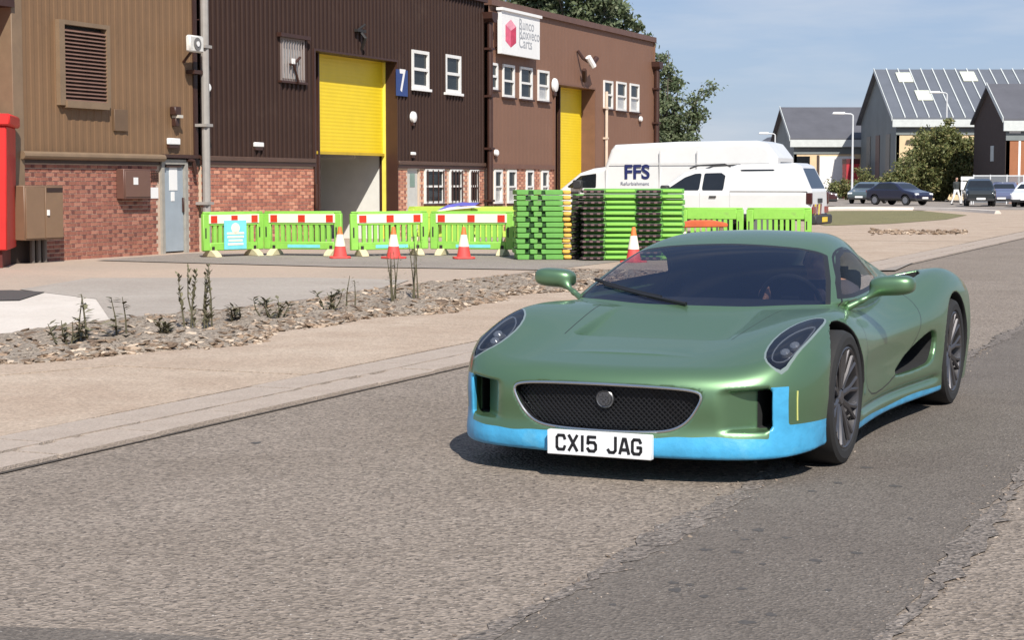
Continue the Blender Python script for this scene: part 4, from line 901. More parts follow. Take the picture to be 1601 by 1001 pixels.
# ------------------------------------------------------------------ far buildings
slate = mat('dark_roof_sheet', C(92, 96, 104), rough=.6, var=.1, scale=.6); slate2 = mat('slate_roof', C(84, 84, 90), rough=.7, var=.12, scale=.7)
gclad = mat('grey_gable_cladding', C(112, 118, 118), rough=.6, var=.12, scale=.5); fascia = mat('pale_fascia', C(190, 194, 192), rough=.5, var=.08)
buff = mat('buff_brick_far', C(206, 182, 146), rough=.9, var=.08, scale=2); brown = mat('brown_brick_far', C(150, 98, 68), rough=.9, var=.08, scale=2); gable_brick = mat('shaded_gable', C(70, 58, 54), rough=.9, var=.15)
def shed(label, X0, X1, Y0, Y1, ze, zr, wall_m, gable_m, roof_m, ribs, over=.4):
    r = empty('warehouse', (X0, Y0, 0), 0, label, 'building'); L, D = X1-X0, Y1-Y0
    MB().box(.03, L, 0, .3, 0, ze-.4).build('front_wall', wall_m, r); MB().box(.03, L, D-.3, D, 0, ze-.4).build('rear_wall', wall_m, r)
    for a in (0, L-.3): MB().prism([(0, 0), (D, 0), (D, ze), (D/2, zr), (0, ze)], 'x', a, a+.3).build('gable', gable_m, r)
    for sg in (0, 1):
        y0, y1 = (-over, D/2) if sg == 0 else (D/2, D+over); k = (zr-ze)/(D/2)
        z0, z1 = (ze-over*k, zr) if sg == 0 else (zr, ze-over*k)
        o = MB().add([(-over, y0, z0), (L+over, y0, z0), (L+over, y1, z1), (-over, y1, z1), (-over, y0, z0+.15), (L+over, y0, z0+.15), (L+over, y1, z1+.15), (-over, y1, z1+.15)], [(0, 3, 2, 1), (4, 5, 6, 7), (0, 1, 5, 4), (1, 2, 6, 5), (2, 3, 7, 6), (3, 0, 4, 7)]).build('roof_slope', roof_m, r)
        if sg == 0:
            for q in range(ribs):
                a = (q+.6)*L/ribs; MB().add([(a, y0, z0+.151), (a+.09, y0, z0+.151), (a+.09, y1, z1+.151), (a, y1, z1+.151), (a, y0, z0+.25), (a+.09, y0, z0+.25), (a+.09, y1, z1+.25), (a, y1, z1+.25)], [(4, 5, 6, 7), (0, 1, 5, 4), (1, 2, 6, 5), (3, 0, 4, 7), (2, 3, 7, 6)]).build('rib', fascia, o)
    MB().add([(-over-.06, -over, ze-over*(zr-ze)/(D/2)-.12), (-over-.06, D/2, zr-.12), (-over-.06, D/2, zr+.25), (-over-.06, -over, ze-over*(zr-ze)/(D/2)+.25), (-over-.002, -over, ze-over*(zr-ze)/(D/2)-.12), (-over-.002, D/2, zr-.12), (-over-.002, D/2, zr+.25), (-over-.002, -over, ze-over*(zr-ze)/(D/2)+.25)], [(0, 1, 2, 3), (7, 6, 5, 4), (0, 4, 5, 1), (3, 2, 6, 7), (0, 3, 7, 4), (1, 5, 6, 2)]).build('verge_trim', fascia, r)
    MB().box(-over, L+over, -over-.12, -over+.05, ze-.85, ze-over*(zr-ze)/(D/2)-.0).build('fascia', fascia, r)
    MB().box(.0, L, -.06, -.002, ze-1.5, ze-.86).build('eaves_band', gclad, r)
    return r
B = shed('large grey warehouse with a ribbed roof and skylights behind the bush', 32.0, 66, 150, 165, 6.95, 11.2, buff, gclad, slate, 34)
for (a, t) in ((1.3, .70), (2.3, .30), (6.9, .72), (9.6, .06)):
    z = lambda t: 6.95+(11.2-6.95)*t
    MB().add([(a, 7.5*t, z(t)+.2), (a+1.25, 7.5*t, z(t)+.2), (a+1.25, 7.5*(t+.2), z(t+.2)+.2), (a, 7.5*(t+.2), z(t+.2)+.2), (a, 7.5*t, z(t)+.27), (a+1.25, 7.5*t, z(t)+.27), (a+1.25, 7.5*(t+.2), z(t+.2)+.27), (a, 7.5*(t+.2), z(t+.2)+.27)], [(4, 5, 6, 7), (0, 1, 5, 4), (1, 2, 6, 5), (2, 3, 7, 6), (3, 0, 4, 7)]).build('skylight', mat('skylight_sheet', C(205, 208, 190), rough=.4), B)
for k, y in enumerate((2.2, 6.5, 10.5)): MB().box(-.06, .0, y, y+1.6, .4, 5.6).build('gable_panel', mat('gable_panel', C(128, 124, 116), rough=.6) if k != 1 else mat('gable_brown', C(110, 90, 82)), B)
MB().box(2.2, 3.4, -.05, .0, 1.0, 3.6).build('window', car_glass, B); MB().box(8, 12, -.05, .0, .1, 4.4).build('loading_door', mat('far_door', C(150, 150, 146)), B)
A_ = shed('small warehouse with a plain dark roof and a white loading door', 25.9, 37.5, 165.4, 177.4, 5.6, 8.5, buff, gclad, slate2, 0)
MB().box(2.4, 5.6, -.08, .0, .1, 3.9).build('loading_door', white_m, A_); MB().box(2.15, 2.35, -.1, .0, .1, 4.0).build('door_post', gable_brick, A_); MB().box(.3, 1.5, -.05, 0, 2.9, 3.9).build('window', car_glass, A_); MB().box(1.9, 5.0, -.3, -.02, .0, .5).build('loading_step', fascia, A_)
Cc = shed('dark gabled brick building beyond the parked cars', 34.3, 60, 125, 133.6, 5.9, 8.4, brown, gable_brick, slate2, 0, .25)  # shade on the left-facing gable is put into its darker brick colour
MB().box(.9, 1.05, -.02, .0, 0, 5.0).build('rain_pipe', white_m, Cc); MB().box(-.04, 0, 3.0, 3.8, 3.0, 4.1).build('window', fascia, Cc); MB().box(.2, 1.0, -.12, -.062, 4.9, 5.05).build('floodlight', white_m, Cc)
fc = AT(1323, 300, 160); sc2 = empty('red_container', (fc.x, fc.y, 0), 0, 'upright red steel container beside the white loading door', 'container')
MB().box(0, 1.15, 0, 2, .0, 3.15).build('body', mat('far_red', C(176, 48, 58), rough=.6, var=.1), sc2); MB().box(-.03, 1.18, -.03, 2.03, 3.15, 3.6).build('top', mat('far_red_dark', C(80, 22, 28)), sc2)
for k in range(4): MB().box(.15+k*.26, .22+k*.26, -.05, -.002, .1, 3.1).build('rib', MATS['far_red'], sc2)
br = empty('distant_shed', (AT(1190, 300, 190).x, 190, 0), 0, 'low distant shed roof showing past the white van', 'building'); MB().box(0, 3.2, 0, 6, 0, 5.3).build('wall', mat('dist_wall', C(74, 84, 100), rough=.8), br); MB().prism([(-.3, 5.3), (3.5, 5.3), (3.4, 6.2), (1.5, 6.4)], 'y', -.3, 6.3).build('roof', slate2, br)
def street_lamp(px, ytop, d, label, arm=-1):
    p = gp(px, d); zt = AT(px, ytop, d).z; r = empty('street_lamp', (p.x, p.y, 0), 0, label, 'lamp post')
    MB().tube([(0, 0, 0), (0, 0, 1.4), (0, 0, zt-.1)], [.11, .08, .06], 10).build('pole', steel_l, r); MB().tube([(0, 0, zt-.1), (arm*.15, 0, zt), (arm*.7, 0, zt+.03)], .05, 8).build('arm', steel_l, r); MB().prism([(arm*.6, zt-.04), (arm*1.5, zt-.02), (arm*1.4, zt+.14), (arm*.6, zt+.14)], 'y', -.18, .18).build('lantern', white_m, r, bevel=.03)
steel_l = mat('lamp_post_grey', C(196, 198, 200), rough=.5, var=.06)
street_lamp(1332, 178, 128, 'grey street lamp by the red container and white loading door'); street_lamp(1478, 145, 146, 'grey street lamp rising above the bush'); street_lamp(1211, 209, 160, 'grey street lamp beside the distant shed roof')
# fence, white board and pedestrian near the parked cars
fr_ = gp(1521, 119); fe = empty('mesh_fence', (fr_.x, fr_.y, .046), 0, 'grey mesh fence behind the parked cars', 'fence')
fg = glass('fence_mesh', C(120, 124, 130), .55, .6)
for k in range(4): MB().box(k*1.1, k*1.1+.07, -.035, .035, 0, 1.95).build('fence_post', steel_l, fe)
for k in range(3):
    MB().box(k*1.1+.07, (k+1)*1.1, -.01, .01, 1.85, 1.92).build('fence_rail', steel_l, fe); MB().box(k*1.1+.07, (k+1)*1.1, -.005, .005, .1, 1.85).build('mesh_panel', fg, fe)
bd_ = gp(1502, 118); wb_ = empty('notice_board', (bd_.x, bd_.y, .046), 0, 'white notice board on two posts next to the pedestrian', 'sign')
MB().box(0, .80, -.03, .03, .95, 1.50).build('board', white_m, wb_); MB().box(0, .80, -.032, .03, 1.58, 1.82).build('header_board', white_m, wb_)
for a in (.05, .68): MB().box(a, a+.07, .031, .09, 0, 1.82).build('post', steel_l, wb_)
pp = gp(1495, 116); ped = empty('person', (pp.x, pp.y, .046), R(20), 'pedestrian in a dark top and white trousers walking past the white board', 'person')
def f_ped(x, y, z):
    p = capsule(x, y, z, (0, 0, .98), (0, .0, 1.30), .145, .165)
    p = smin(p, capsule(x, y, z, (-.15, 0, 1.42), (.15, 0, 1.42), .07, .07), .07)
    p = smin(p, capsule(x, y, z, (0, 0, 1.44), (0, -.02, 1.55), .055, .05), .03); p = smin(p, ball(x, y, z, (0, -.02, 1.66), (.078, .098, .118)), .03); p = smin(p, ball(x, y, z, (0, -.12, 1.645), (.016, .02, .022)), .012)
    for s, st in ((1, .26), (-1, -.24)):
        kn, an = (s*.10+st*.45, -.04, .52), (s*.10+st*.9, .02 if st > 0 else .06, .09)
        p = smin(p, capsule(x, y, z, (s*.085, 0, .95), kn, .095, .062), .05); p = smin(p, capsule(x, y, z, kn, an, .06, .042), .02); p = smin(p, capsule(x, y, z, (an[0], an[1], .045), (an[0]+.02, an[1]-.19, .04), .045, .035), .03)
        el, wr_ = (s*.24-st*.2, .02, 1.14), (s*.25-st*.75, -.08, .93)
        p = smin(p, capsule(x, y, z, (s*.19, 0, 1.41), el, .055, .043), .03); p = smin(p, capsule(x, y, z, el, wr_, .042, .03), .015); p = smin(p, ball(x, y, z, (wr_[0]-st*.08, wr_[1]-.02, wr_[2]-.06), (.035, .045, .05)), .02)
        for q in range(4): p = smin(p, capsule(x, y, z, (wr_[0]-st*.1, wr_[1]-.05+.022*q, wr_[2]-.09), (wr_[0]-st*.13, wr_[1]-.055+.022*q, wr_[2]-.165+.008*abs(q-1.5)), .011, .009), .006)
        p = smin(p, capsule(x, y, z, (wr_[0]-st*.06, wr_[1]-.06, wr_[2]-.05), (wr_[0]-st*.08, wr_[1]-.09, wr_[2]-.10), .012, .01), .008)
    return p
S = surfnet(f_ped, (-.6, -.35, 0), (.6, .3, 1.82), .02, sym=False)
hd_, S = cut(S, lambda x, y, z: 1.505-z); hr_, hd_ = cut(hd_, lambda x, y, z: np.maximum(1.68-z-.8*(y+.02), 1.60-z)); lg_, S = cut(S, lambda x, y, z: np.maximum(z-.985, np.abs(x)-.36+0*z-.3*(z < .7))); hn_, S = cut(S, lambda x, y, z: z-.90)
sh_, lg_ = cut(lg_, lambda x, y, z: z-.085)
skin_f = mat('skin_far', (.48, .28, .2), rough=.5, var=.05)
emit('body', (hd_[0], hd_[1], hd_[2]), skin_f, ped); emit('hair', hr_, mat('dark_hair', (.03, .02, .015), rough=.8), ped, .006); emit('trousers', lg_, white_m, ped); emit('top', S, mat('dark_top', (.03, .035, .035), rough=.8), ped); emit('shoes', sh_, mat('dark_shoes', (.05, .05, .05)), ped); emit('hands', hn_, skin_f, ped)
# ------------------------------------------------------------------ trees and weeds
def leaf_mat(name, cols):
    m = rmat(name, cols, .6, True, 0, 10, .15, 3); b = m.node_tree.nodes['Principled BSDF']; b.inputs['Subsurface Weight'].default_value = 0
    n, l = m.node_tree.nodes, m.node_tree.links; tr = n.new('ShaderNodeBsdfTranslucent'); mxs = n.new('ShaderNodeMixShader'); mxs.inputs[0].default_value = .28
    src = b.inputs['Base Color'].links[0].from_socket; l.new(src, tr.inputs[0]); l.new(b.outputs[0], mxs.inputs[1]); l.new(tr.outputs[0], mxs.inputs[2]); l.new(mxs.outputs[0], n['Material Output'].inputs[0]); return m
leaf1 = leaf_mat('leaves_poplar', [(.10, .135, .062), (.14, .17, .085), (.07, .10, .048), (.17, .195, .11)]); leaf2 = leaf_mat('leaves_bush', [(.15, .165, .055), (.19, .20, .07), (.10, .12, .04), (.22, .19, .075), (.13, .15, .05)])
bark = mat('bark', (.10, .085, .065), rough=.95, var=.25, scale=8)
def leafquads(pts, size):
    vs, fs = [], []
    for c in pts:
        a = Vector((random.gauss(0, 1), random.gauss(0, 1), random.gauss(0, 1))).normalized(); b = a.orthogonal().normalized(); s = size*random.uniform(.6, 1.4); k = len(vs)
        b = (Matrix.Rotation(random.random()*6.28, 3, a) @ b); d = a.cross(b)
        for p, q in ((-1, 0), (0, -.5), (1, 0), (0, .5)): vs.append(tuple(c+b*(p*s)+d*(q*s)))
        fs.append((k, k+1, k+2, k+3))
    return vs, fs
def tree(name, base, label, limbs, n_leaf, size, m, trunk_r, trunk_h, spread=.5, group=None):
    r = empty(name, base, 0, label, 'tree', group); tb = MB(); tb.tube([(0, 0, -.05), (.05, .02, trunk_h*.5), (0, .05, trunk_h)], [trunk_r, trunk_r*.75, trunk_r*.5], 10); pts = []
    for (dx, dy, z0, z1, w) in limbs:                    # limb from the trunk to a tip, leaf clumps along it
        a = Vector((0, 0, min(z0, trunk_h))); b = Vector((dx, dy, z1)); mid = (a+b)/2+Vector((random.gauss(0, .1), random.gauss(0, .1), .15*abs(dx)))
        tb.tube([a, mid, b], [trunk_r*.42, trunk_r*.22, .015], 6)
        for q in range(int(6+w*6)):
            t = random.uniform(.35, 1.04); c = (a*(1-t)**2+mid*2*t*(1-t)+b*t*t)+Vector((random.gauss(0, w*.42), random.gauss(0, w*.42), random.gauss(0, w*.36)))
            tb.tube([(a*(1-t)**2+mid*2*t*(1-t)+b*t*t), c], [.02, .008], 4, False)
            rr = spread*random.uniform(.5, 1.1)
            for _ in range(n_leaf): pts.append(c+Vector((random.gauss(0, rr*.5), random.gauss(0, rr*.5), random.gauss(0, rr*.38))))
    tb.build('trunk', bark, r); vs, fs = leafquads(pts, size); me = bpy.data.meshes.new('crown'); me.from_pydata(vs, [], fs); link('crown', me, m, r); return r
random.seed(11)
b1 = gp(915, 84)
lim = [(random.uniform(-3.6, 3.4), random.uniform(-1.5, 1.5), random.uniform(2, 5), 0, 1.0) for _ in range(40)]; lim = [(x, y, z, 11.6-.30*(x+1.1)**2*(1 if x > -1.1 else .3)+random.uniform(-2.2, .2), w) for x, y, z, _, w in lim]
tree('poplar_tree', b1, 'broad green tree rising behind the roof of the mid brown unit', lim, 90, .14, leaf1, .28, 6.5, .55)
b2 = gp(1040, 76)
tree('poplar_tree', b2, 'loose green tree with a side branch at the end of the terrace', [(.1, 0, 1.5, 7.0, .5), (-.3, 0, 1.5, 6.9, .7), (.0, .1, 1.5, 6.2, .9), (-.5, .1, 1.5, 6.4, .6), (.55, 0, 1.5, 5.6, .5), (-.2, .3, 1, 5.0, .8), (.5, -.2, 1, 4.4, .7), (1.0, .1, 1, 3.6, .6), (-.7, 0, 1, 4.4, .8), (1.65, 0, 2.4, 5.3, .26), (1.2, .1, 2.2, 4.3, .35), (.3, 0, .8, 3.0, .8), (-.6, -.2, .8, 2.8, .8), (.9, 0, .6, 2.5, .6)], 80, .085, leaf1, .16, 4.5, .42)
b3 = gp(1466, 138)
lim = [(3.0*random.random()**.5*math.cos(t), 2.4*math.sin(t), .6, 0, .9) for t in [random.random()*6.28 for _ in range(70)]]; lim = [(x, y, z, max(.7, (5.7*(1-(x/3.5)**2)**.5)*random.uniform(.25, 1)), w) for x, y, z, _, w in lim]
tree('bushy_tree', b3, 'large rounded dark green bush between the warehouse and the parked cars', lim, 130, .13, leaf2, .25, 2.5, .62)
for px, d, rx, hz, lb in ((1372, 140, 1.9, 2.3, 'low green shrub under the corner of the large warehouse'), (1322, 150, 1.6, 1.5, 'low dark shrub in front of the red container'), (1405, 132, .9, 3.6, 'slim brownish shrub at the edge of the large bush')):
    lim = [(rx*random.uniform(-1, 1), random.uniform(-.8, .8), .3, hz*random.uniform(.4, 1), .5) for _ in range(14)]; tree('shrub', gp(px, d), lb, lim, 70, .10, leaf2, .08, .8, .45)
weed_leaf = rmat('weed_leaf', [(.14, .13, .075), (.165, .15, .09), (.11, .10, .06)], .8, True, 0, 10, .2, 20); weed_stem = mat('weed_stem', (.09, .08, .045), rough=.9, var=.2)
def weed(px, py, h, stems, kind, label):
    p = G(px, py, .13); r = empty('weed', (p.x, p.y, p.z-.06), random.random()*6, label, 'weed'); st = MB(); lv_ = MB()
    for k in range(stems):
        a = random.random()*6.28; ln = 1.4*h*random.uniform(.75, 1.05); tip = Vector((math.cos(a)*ln*(.12 if kind != 'low' else .6), math.sin(a)*ln*.12, ln)); b0 = Vector((random.gauss(0, .03)*stems**.5, random.gauss(0, .03), 0)); pts = [b0, b0+tip*.5+Vector((random.gauss(0, .02), 0, 0)), b0+tip]
        st.tube(pts, [.010, .007, .003], 5)
        nl = {'spiky': 34, 'leafy': 15, 'sparse': 22, 'low': 14}[kind]
        for q in range(nl):
            t = random.uniform(.08, 1); c = b0*(1-t)+(b0+tip)*t; az = random.random()*6.28; s = {'spiky': .065, 'leafy': .15*(1.15-t*.7), 'sparse': .04, 'low': .085}[kind]*random.uniform(.7, 1.3)
            el = {'spiky': .9, 'leafy': .15, 'sparse': .3, 'low': .4}[kind]+random.gauss(0, .2); d = Vector((math.cos(az)*math.cos(el), math.sin(az)*math.cos(el), math.sin(el))); w = d.cross(Vector((0, 0, 1))).normalized()*s*.22
            if kind == 'sparse': c = c+d*.09*random.random()
            lv_.add([c, c+d*s*.5+w, c+d*s+Vector((0, 0, -.1*s)), c+d*s*.5-w], [(0, 1, 2, 3)])
    st.build('stem', weed_stem, r); me = bpy.data.meshes.new('leaves'); me.from_pydata(lv_.v, [], lv_.f); link('leaves', me, weed_leaf, r)
weed(133, 528, .36, 3, 'leafy', 'tall leafy weed at the thin end of the rubble bank'); weed(192, 520, .26, 2, 'leafy', 'small star shaped weed beside the tall leafy weed'); weed(312, 506, .46, 6, 'spiky', 'clump of upright spiky stems on the rubble bank'); weed(112, 530, .16, 4, 'low', 'low dark weed at the tip of the rubble bank')
weed(420, 492, .16, 7, 'low', 'low spreading weed behind the rubble, past the spiky clump'); weed(515, 482, .20, 5, 'low', 'thin low weed on the rubble between the spiky clump and the dry stalks'); weed(612, 468, .46, 5, 'sparse', 'dry branching stalk with tiny dark seed heads on the rubble'); weed(650, 462, .55, 4, 'sparse', 'tallest dry stalk with seed heads on the rubble'); weed(255, 516, .10, 5, 'low', 'tiny grass tuft beside the spiky clump'); weed(545, 478, .30, 2, 'sparse', 'single thin dry stalk on the rubble bank'); weed(370, 497, .12, 5, 'low', 'small grey weed tuft at the back edge of the rubble')
for k in range(5): MB().add([(5.343, -.80+k*.20, .64), (5.343, -.68+k*.20, .64), (5.343, -.60+k*.20, .92), (5.343, -.72+k*.20, .92), (5.336, -.80+k*.20, .64), (5.336, -.68+k*.20, .64), (5.336, -.60+k*.20, .92), (5.336, -.72+k*.20, .92)], [(0, 1, 2, 3), (7, 6, 5, 4), (0, 4, 5, 1), (2, 6, 7, 3)]).build('chevron', mat('chevron_yellow', C(225, 200, 50)) if k % 2 else lens_r, pk, smooth=0)
# ------------------------------------------------------------------ the green sports car
paint = mat('green_metallic_paint', (.150, .262, .142), rough=.42, metal=.80, var=.02, scale=400, coat=.5)
film_m = mat('blue_film', C(66, 152, 194), rough=.35, var=.16, scale=5, bump=.45, bscale=9, dirt=(C(110, 178, 205), 4, .58, .6))
black = mat('black_plastic', (.012, .012, .014), rough=.45, var=.1)
liner_m = mat('arch_liner', (.01, .01, .011), rough=.9, var=.1)
tyre_m = mat('tyre_rubber', (.014, .0135, .0135), rough=.8, var=.15, scale=30)
rim_m = mat('gunmetal_alloy', (.13, .125, .13), rough=.35, metal=.8, var=.1)
silver = mat('silver_trim', (.62, .62, .60), rough=.18, metal=1, var=.03)
white_plate = mat('plate_white', (.78, .79, .80), rough=.35, var=.02)
ink = mat('plate_black', (.012, .012, .014), rough=.4, var=0)
screen_g = glass('windscreen_glass', (.004, .010, .032), .60, .02, .5)
side_g = glass('side_glass', (.02, .025, .03), .22, .02, .6)
lamp_g = glass('headlamp_lens', (.006, .009, .02), .55, .02, .6)
NOSE = Vector((.436, 8.65, 0)); CAR_A = R(65.5)
AF, AR_, WR = 1.0, 3.79, .347
Zc = spline([-.2, 0, .1, .3, .6, .95, 1.35, 1.8, 2.3, 2.8, 3.3, 3.7, 4.2, 4.7], [.47, .532, .553, .590, .640, .695, .762, .785, .785, .79, .805, .81, .80, .76])
Zf = spline([-.2, 0, .15, .3, .5, .7, .95, 1.25, 1.6, 2.0, 2.4, 2.8, 3.2, 3.55, 3.85, 4.2, 4.7], [.40, .50, .548, .602, .668, .724, .768, .782, .775, .762, .760, .785, .835, .878, .892, .86, .77])
Yf = spline([-.2, .3, .95, 1.6, 2.3, 3.0, 3.8, 4.7], [.78, .79, .80, .80, .785, .80, .845, .82])
Bw = spline([-.2, .3, .6, 1.0, 1.4, 1.9, 2.4, 2.9, 3.3, 3.8, 4.2, 4.7], [.93, .955, .966, .975, .958, .928, .926, .955, .985, 1.0, .993, .93])
Kt = spline([-.2, .6, 1.0, 1.5, 2.0, 2.6, 3.1, 3.6, 4.1, 4.7], [.22, .2, .2, .45, .78, .78, .55, .25, .22, .3])
Zk = spline([-.2, 1.0, 2.0, 2.6, 3.5, 4.7], [.55, .60, .60, .615, .665, .68])
Pf = spline([.05, .12, .18, .26, .36, .45, .54, .65, .9], [.05, 0, -.012, .004, 0, .002, .03, .10, .3])
Rz = spline([1.0, 1.35, 1.6, 1.85, 2.1, 2.4, 2.8, 3.1, 3.5, 4.0, 4.6], [.60, .778, .898, 1.01, 1.098, 1.152, 1.155, 1.125, 1.055, .95, .80])
Cw = spline([1.0, 1.4, 1.7, 2.0, 2.4, 2.8, 3.2, 3.7, 4.6], [.60, .745, .80, .815, .80, .735, .63, .52, .40])
def nose_plan(y): return .2*y**2+.46*y**8
GR = [(-.495, .428), (-.47, .458), (-.3, .470), (0, .474), (.3, .470), (.47, .458), (.495, .428), (.475, .38), (.43, .31), (.36, .262), (.25, .247), (0, .243), (-.25, .247), (-.36, .262), (-.43, .31), (-.475, .38)]
def rounded(p, it=2):
    for _ in range(it): p = [q for i in range(len(p)) for q in ((.75*p[i][0]+.25*p[(i+1) % len(p)][0], .75*p[i][1]+.25*p[(i+1) % len(p)][1]), (.25*p[i][0]+.75*p[(i+1) % len(p)][0], .25*p[i][1]+.75*p[(i+1) % len(p)][1]))]
    return p
GR = rounded(GR, 1)
SLOT = [(.52, .285), (.60, .268), (.765, .262), (.79, .28), (.79, .452), (.775, .466), (.60, .452), (.53, .43)]
INTAKE = [(2.28, .33), (2.6, .43), (2.9, .50), (3.10, .535), (3.21, .525), (3.25, .47), (3.235, .39), (3.17, .34), (3.02, .322), (2.6, .315)]
INTAKE = rounded(INTAKE, 1)
HEAD = rounded([(.24, .785), (.275, .73), (.40, .697), (.58, .697), (.75, .735), (.88, .80), (.95, .858), (.88, .878), (.73, .880), (.57, .876), (.40, .862), (.27, .835)], 1)
SCR = [(1.315, -.3), (1.315, 0), (1.315, .3), (1.37, .55), (1.48, .745), (1.75, .675), (2.04, .580), (2.075, .4), (2.085, 0), (2.075, -.4), (2.04, -.580), (1.75, -.675), (1.48, -.745), (1.37, -.55)]
SIDEW = [(1.60, .815), (1.75, .895), (1.95, .98), (2.13, 1.04), (2.32, 1.066), (2.5, 1.055), (2.68, .995), (2.82, .91), (2.86, .868), (2.6, .852), (2.2, .832), (1.8, .815)]
def tub_top(x, y):
    zc, zf, yf = Zc(x), Zf(x), Yf(x)
    t = zc+(zf-zc)*sstep(.38, 1.02, y/yf)-1.3*np.maximum(y-yf, 0)**2
    rec = sstep(.655, .69, x)*(1-np.clip((x-.69)/.64, 0, 1))*(1-sstep(.395, .43, y))
    return t-.058*rec
def side_w(x, z):
    b, k, zk = Bw(x), Kt(x), Zk(x)
    up = b-.004-k*(z-zk)
    lo = b-.10*np.maximum(.40-z, 0)
    w = -smax(-up, -lo, .045)
    mid = sstep(1.38, 1.55, x)*(1-sstep(3.2, 3.42, x))
    return w-mid*(.030*np.exp(-((z-.225)/.022)**2)+.016*np.exp(-((z-.42)/.10)**2))
def f_car(x, y, z):
    y = np.abs(y)
    npl = nose_plan(np.minimum(y, 1.1))
    f = smax((z-tub_top(x, y))*.93, (y-side_w(x, z))*.95, .13)
    f = smax(f, (npl+Pf(z)-x)*.85, .075)
    f = smax(f, x-4.60+.12*y**2+.25*np.maximum(.5-z, 0), .12)
    bot = .125+.02*sstep(.1, .6, x)*(1-sstep(.7, 1.3, x))
    f = smax(f, bot-z, .02)
    cab = smax((z-Rz(x)+.10*y**2)*.93, (y-Cw(x)+.80*np.abs(z-.80))*.78, .09)
    cab = np.maximum(cab, .6-z)
    f = smin(f, cab, .012)
    # cut away: wheel wells, grille, corner intakes, side intakes, rear shoulder intakes
    for xa in (AF, AR_):
        r = np.sqrt((x-xa)**2+(z-WR-.005)**2)-.383
        f = smax(f, -np.maximum(r, .68-y), .012)
    gi = poly2(y, z, GR)
    f = smax(f, -np.maximum(gi, x-npl-.085), .014)
    dep = -.035+.145*sstep(.50, .74, y)
    f = smax(f, -smax(poly2(y, z, SLOT), x-npl-dep, .02), .026)
    f = smax(f, -np.maximum(poly2(y, z, [(.715, .272), (.782, .272), (.782, .456), (.715, .45)]), x-npl-.34), .008)
    fl = side_w(x, z)-.19*sstep(2.25, 3.1, x)
    f = smax(f, -np.maximum(poly2(x, z, INTAKE), fl-y), .014)
    sh = poly2(x, y, [(2.9, .71), (3.2, .62), (3.62, .60), (3.70, .75), (3.52, .80), (3.25, .79)])
    f = smax(f, -np.maximum(sh, .70-z), .012)
    return f
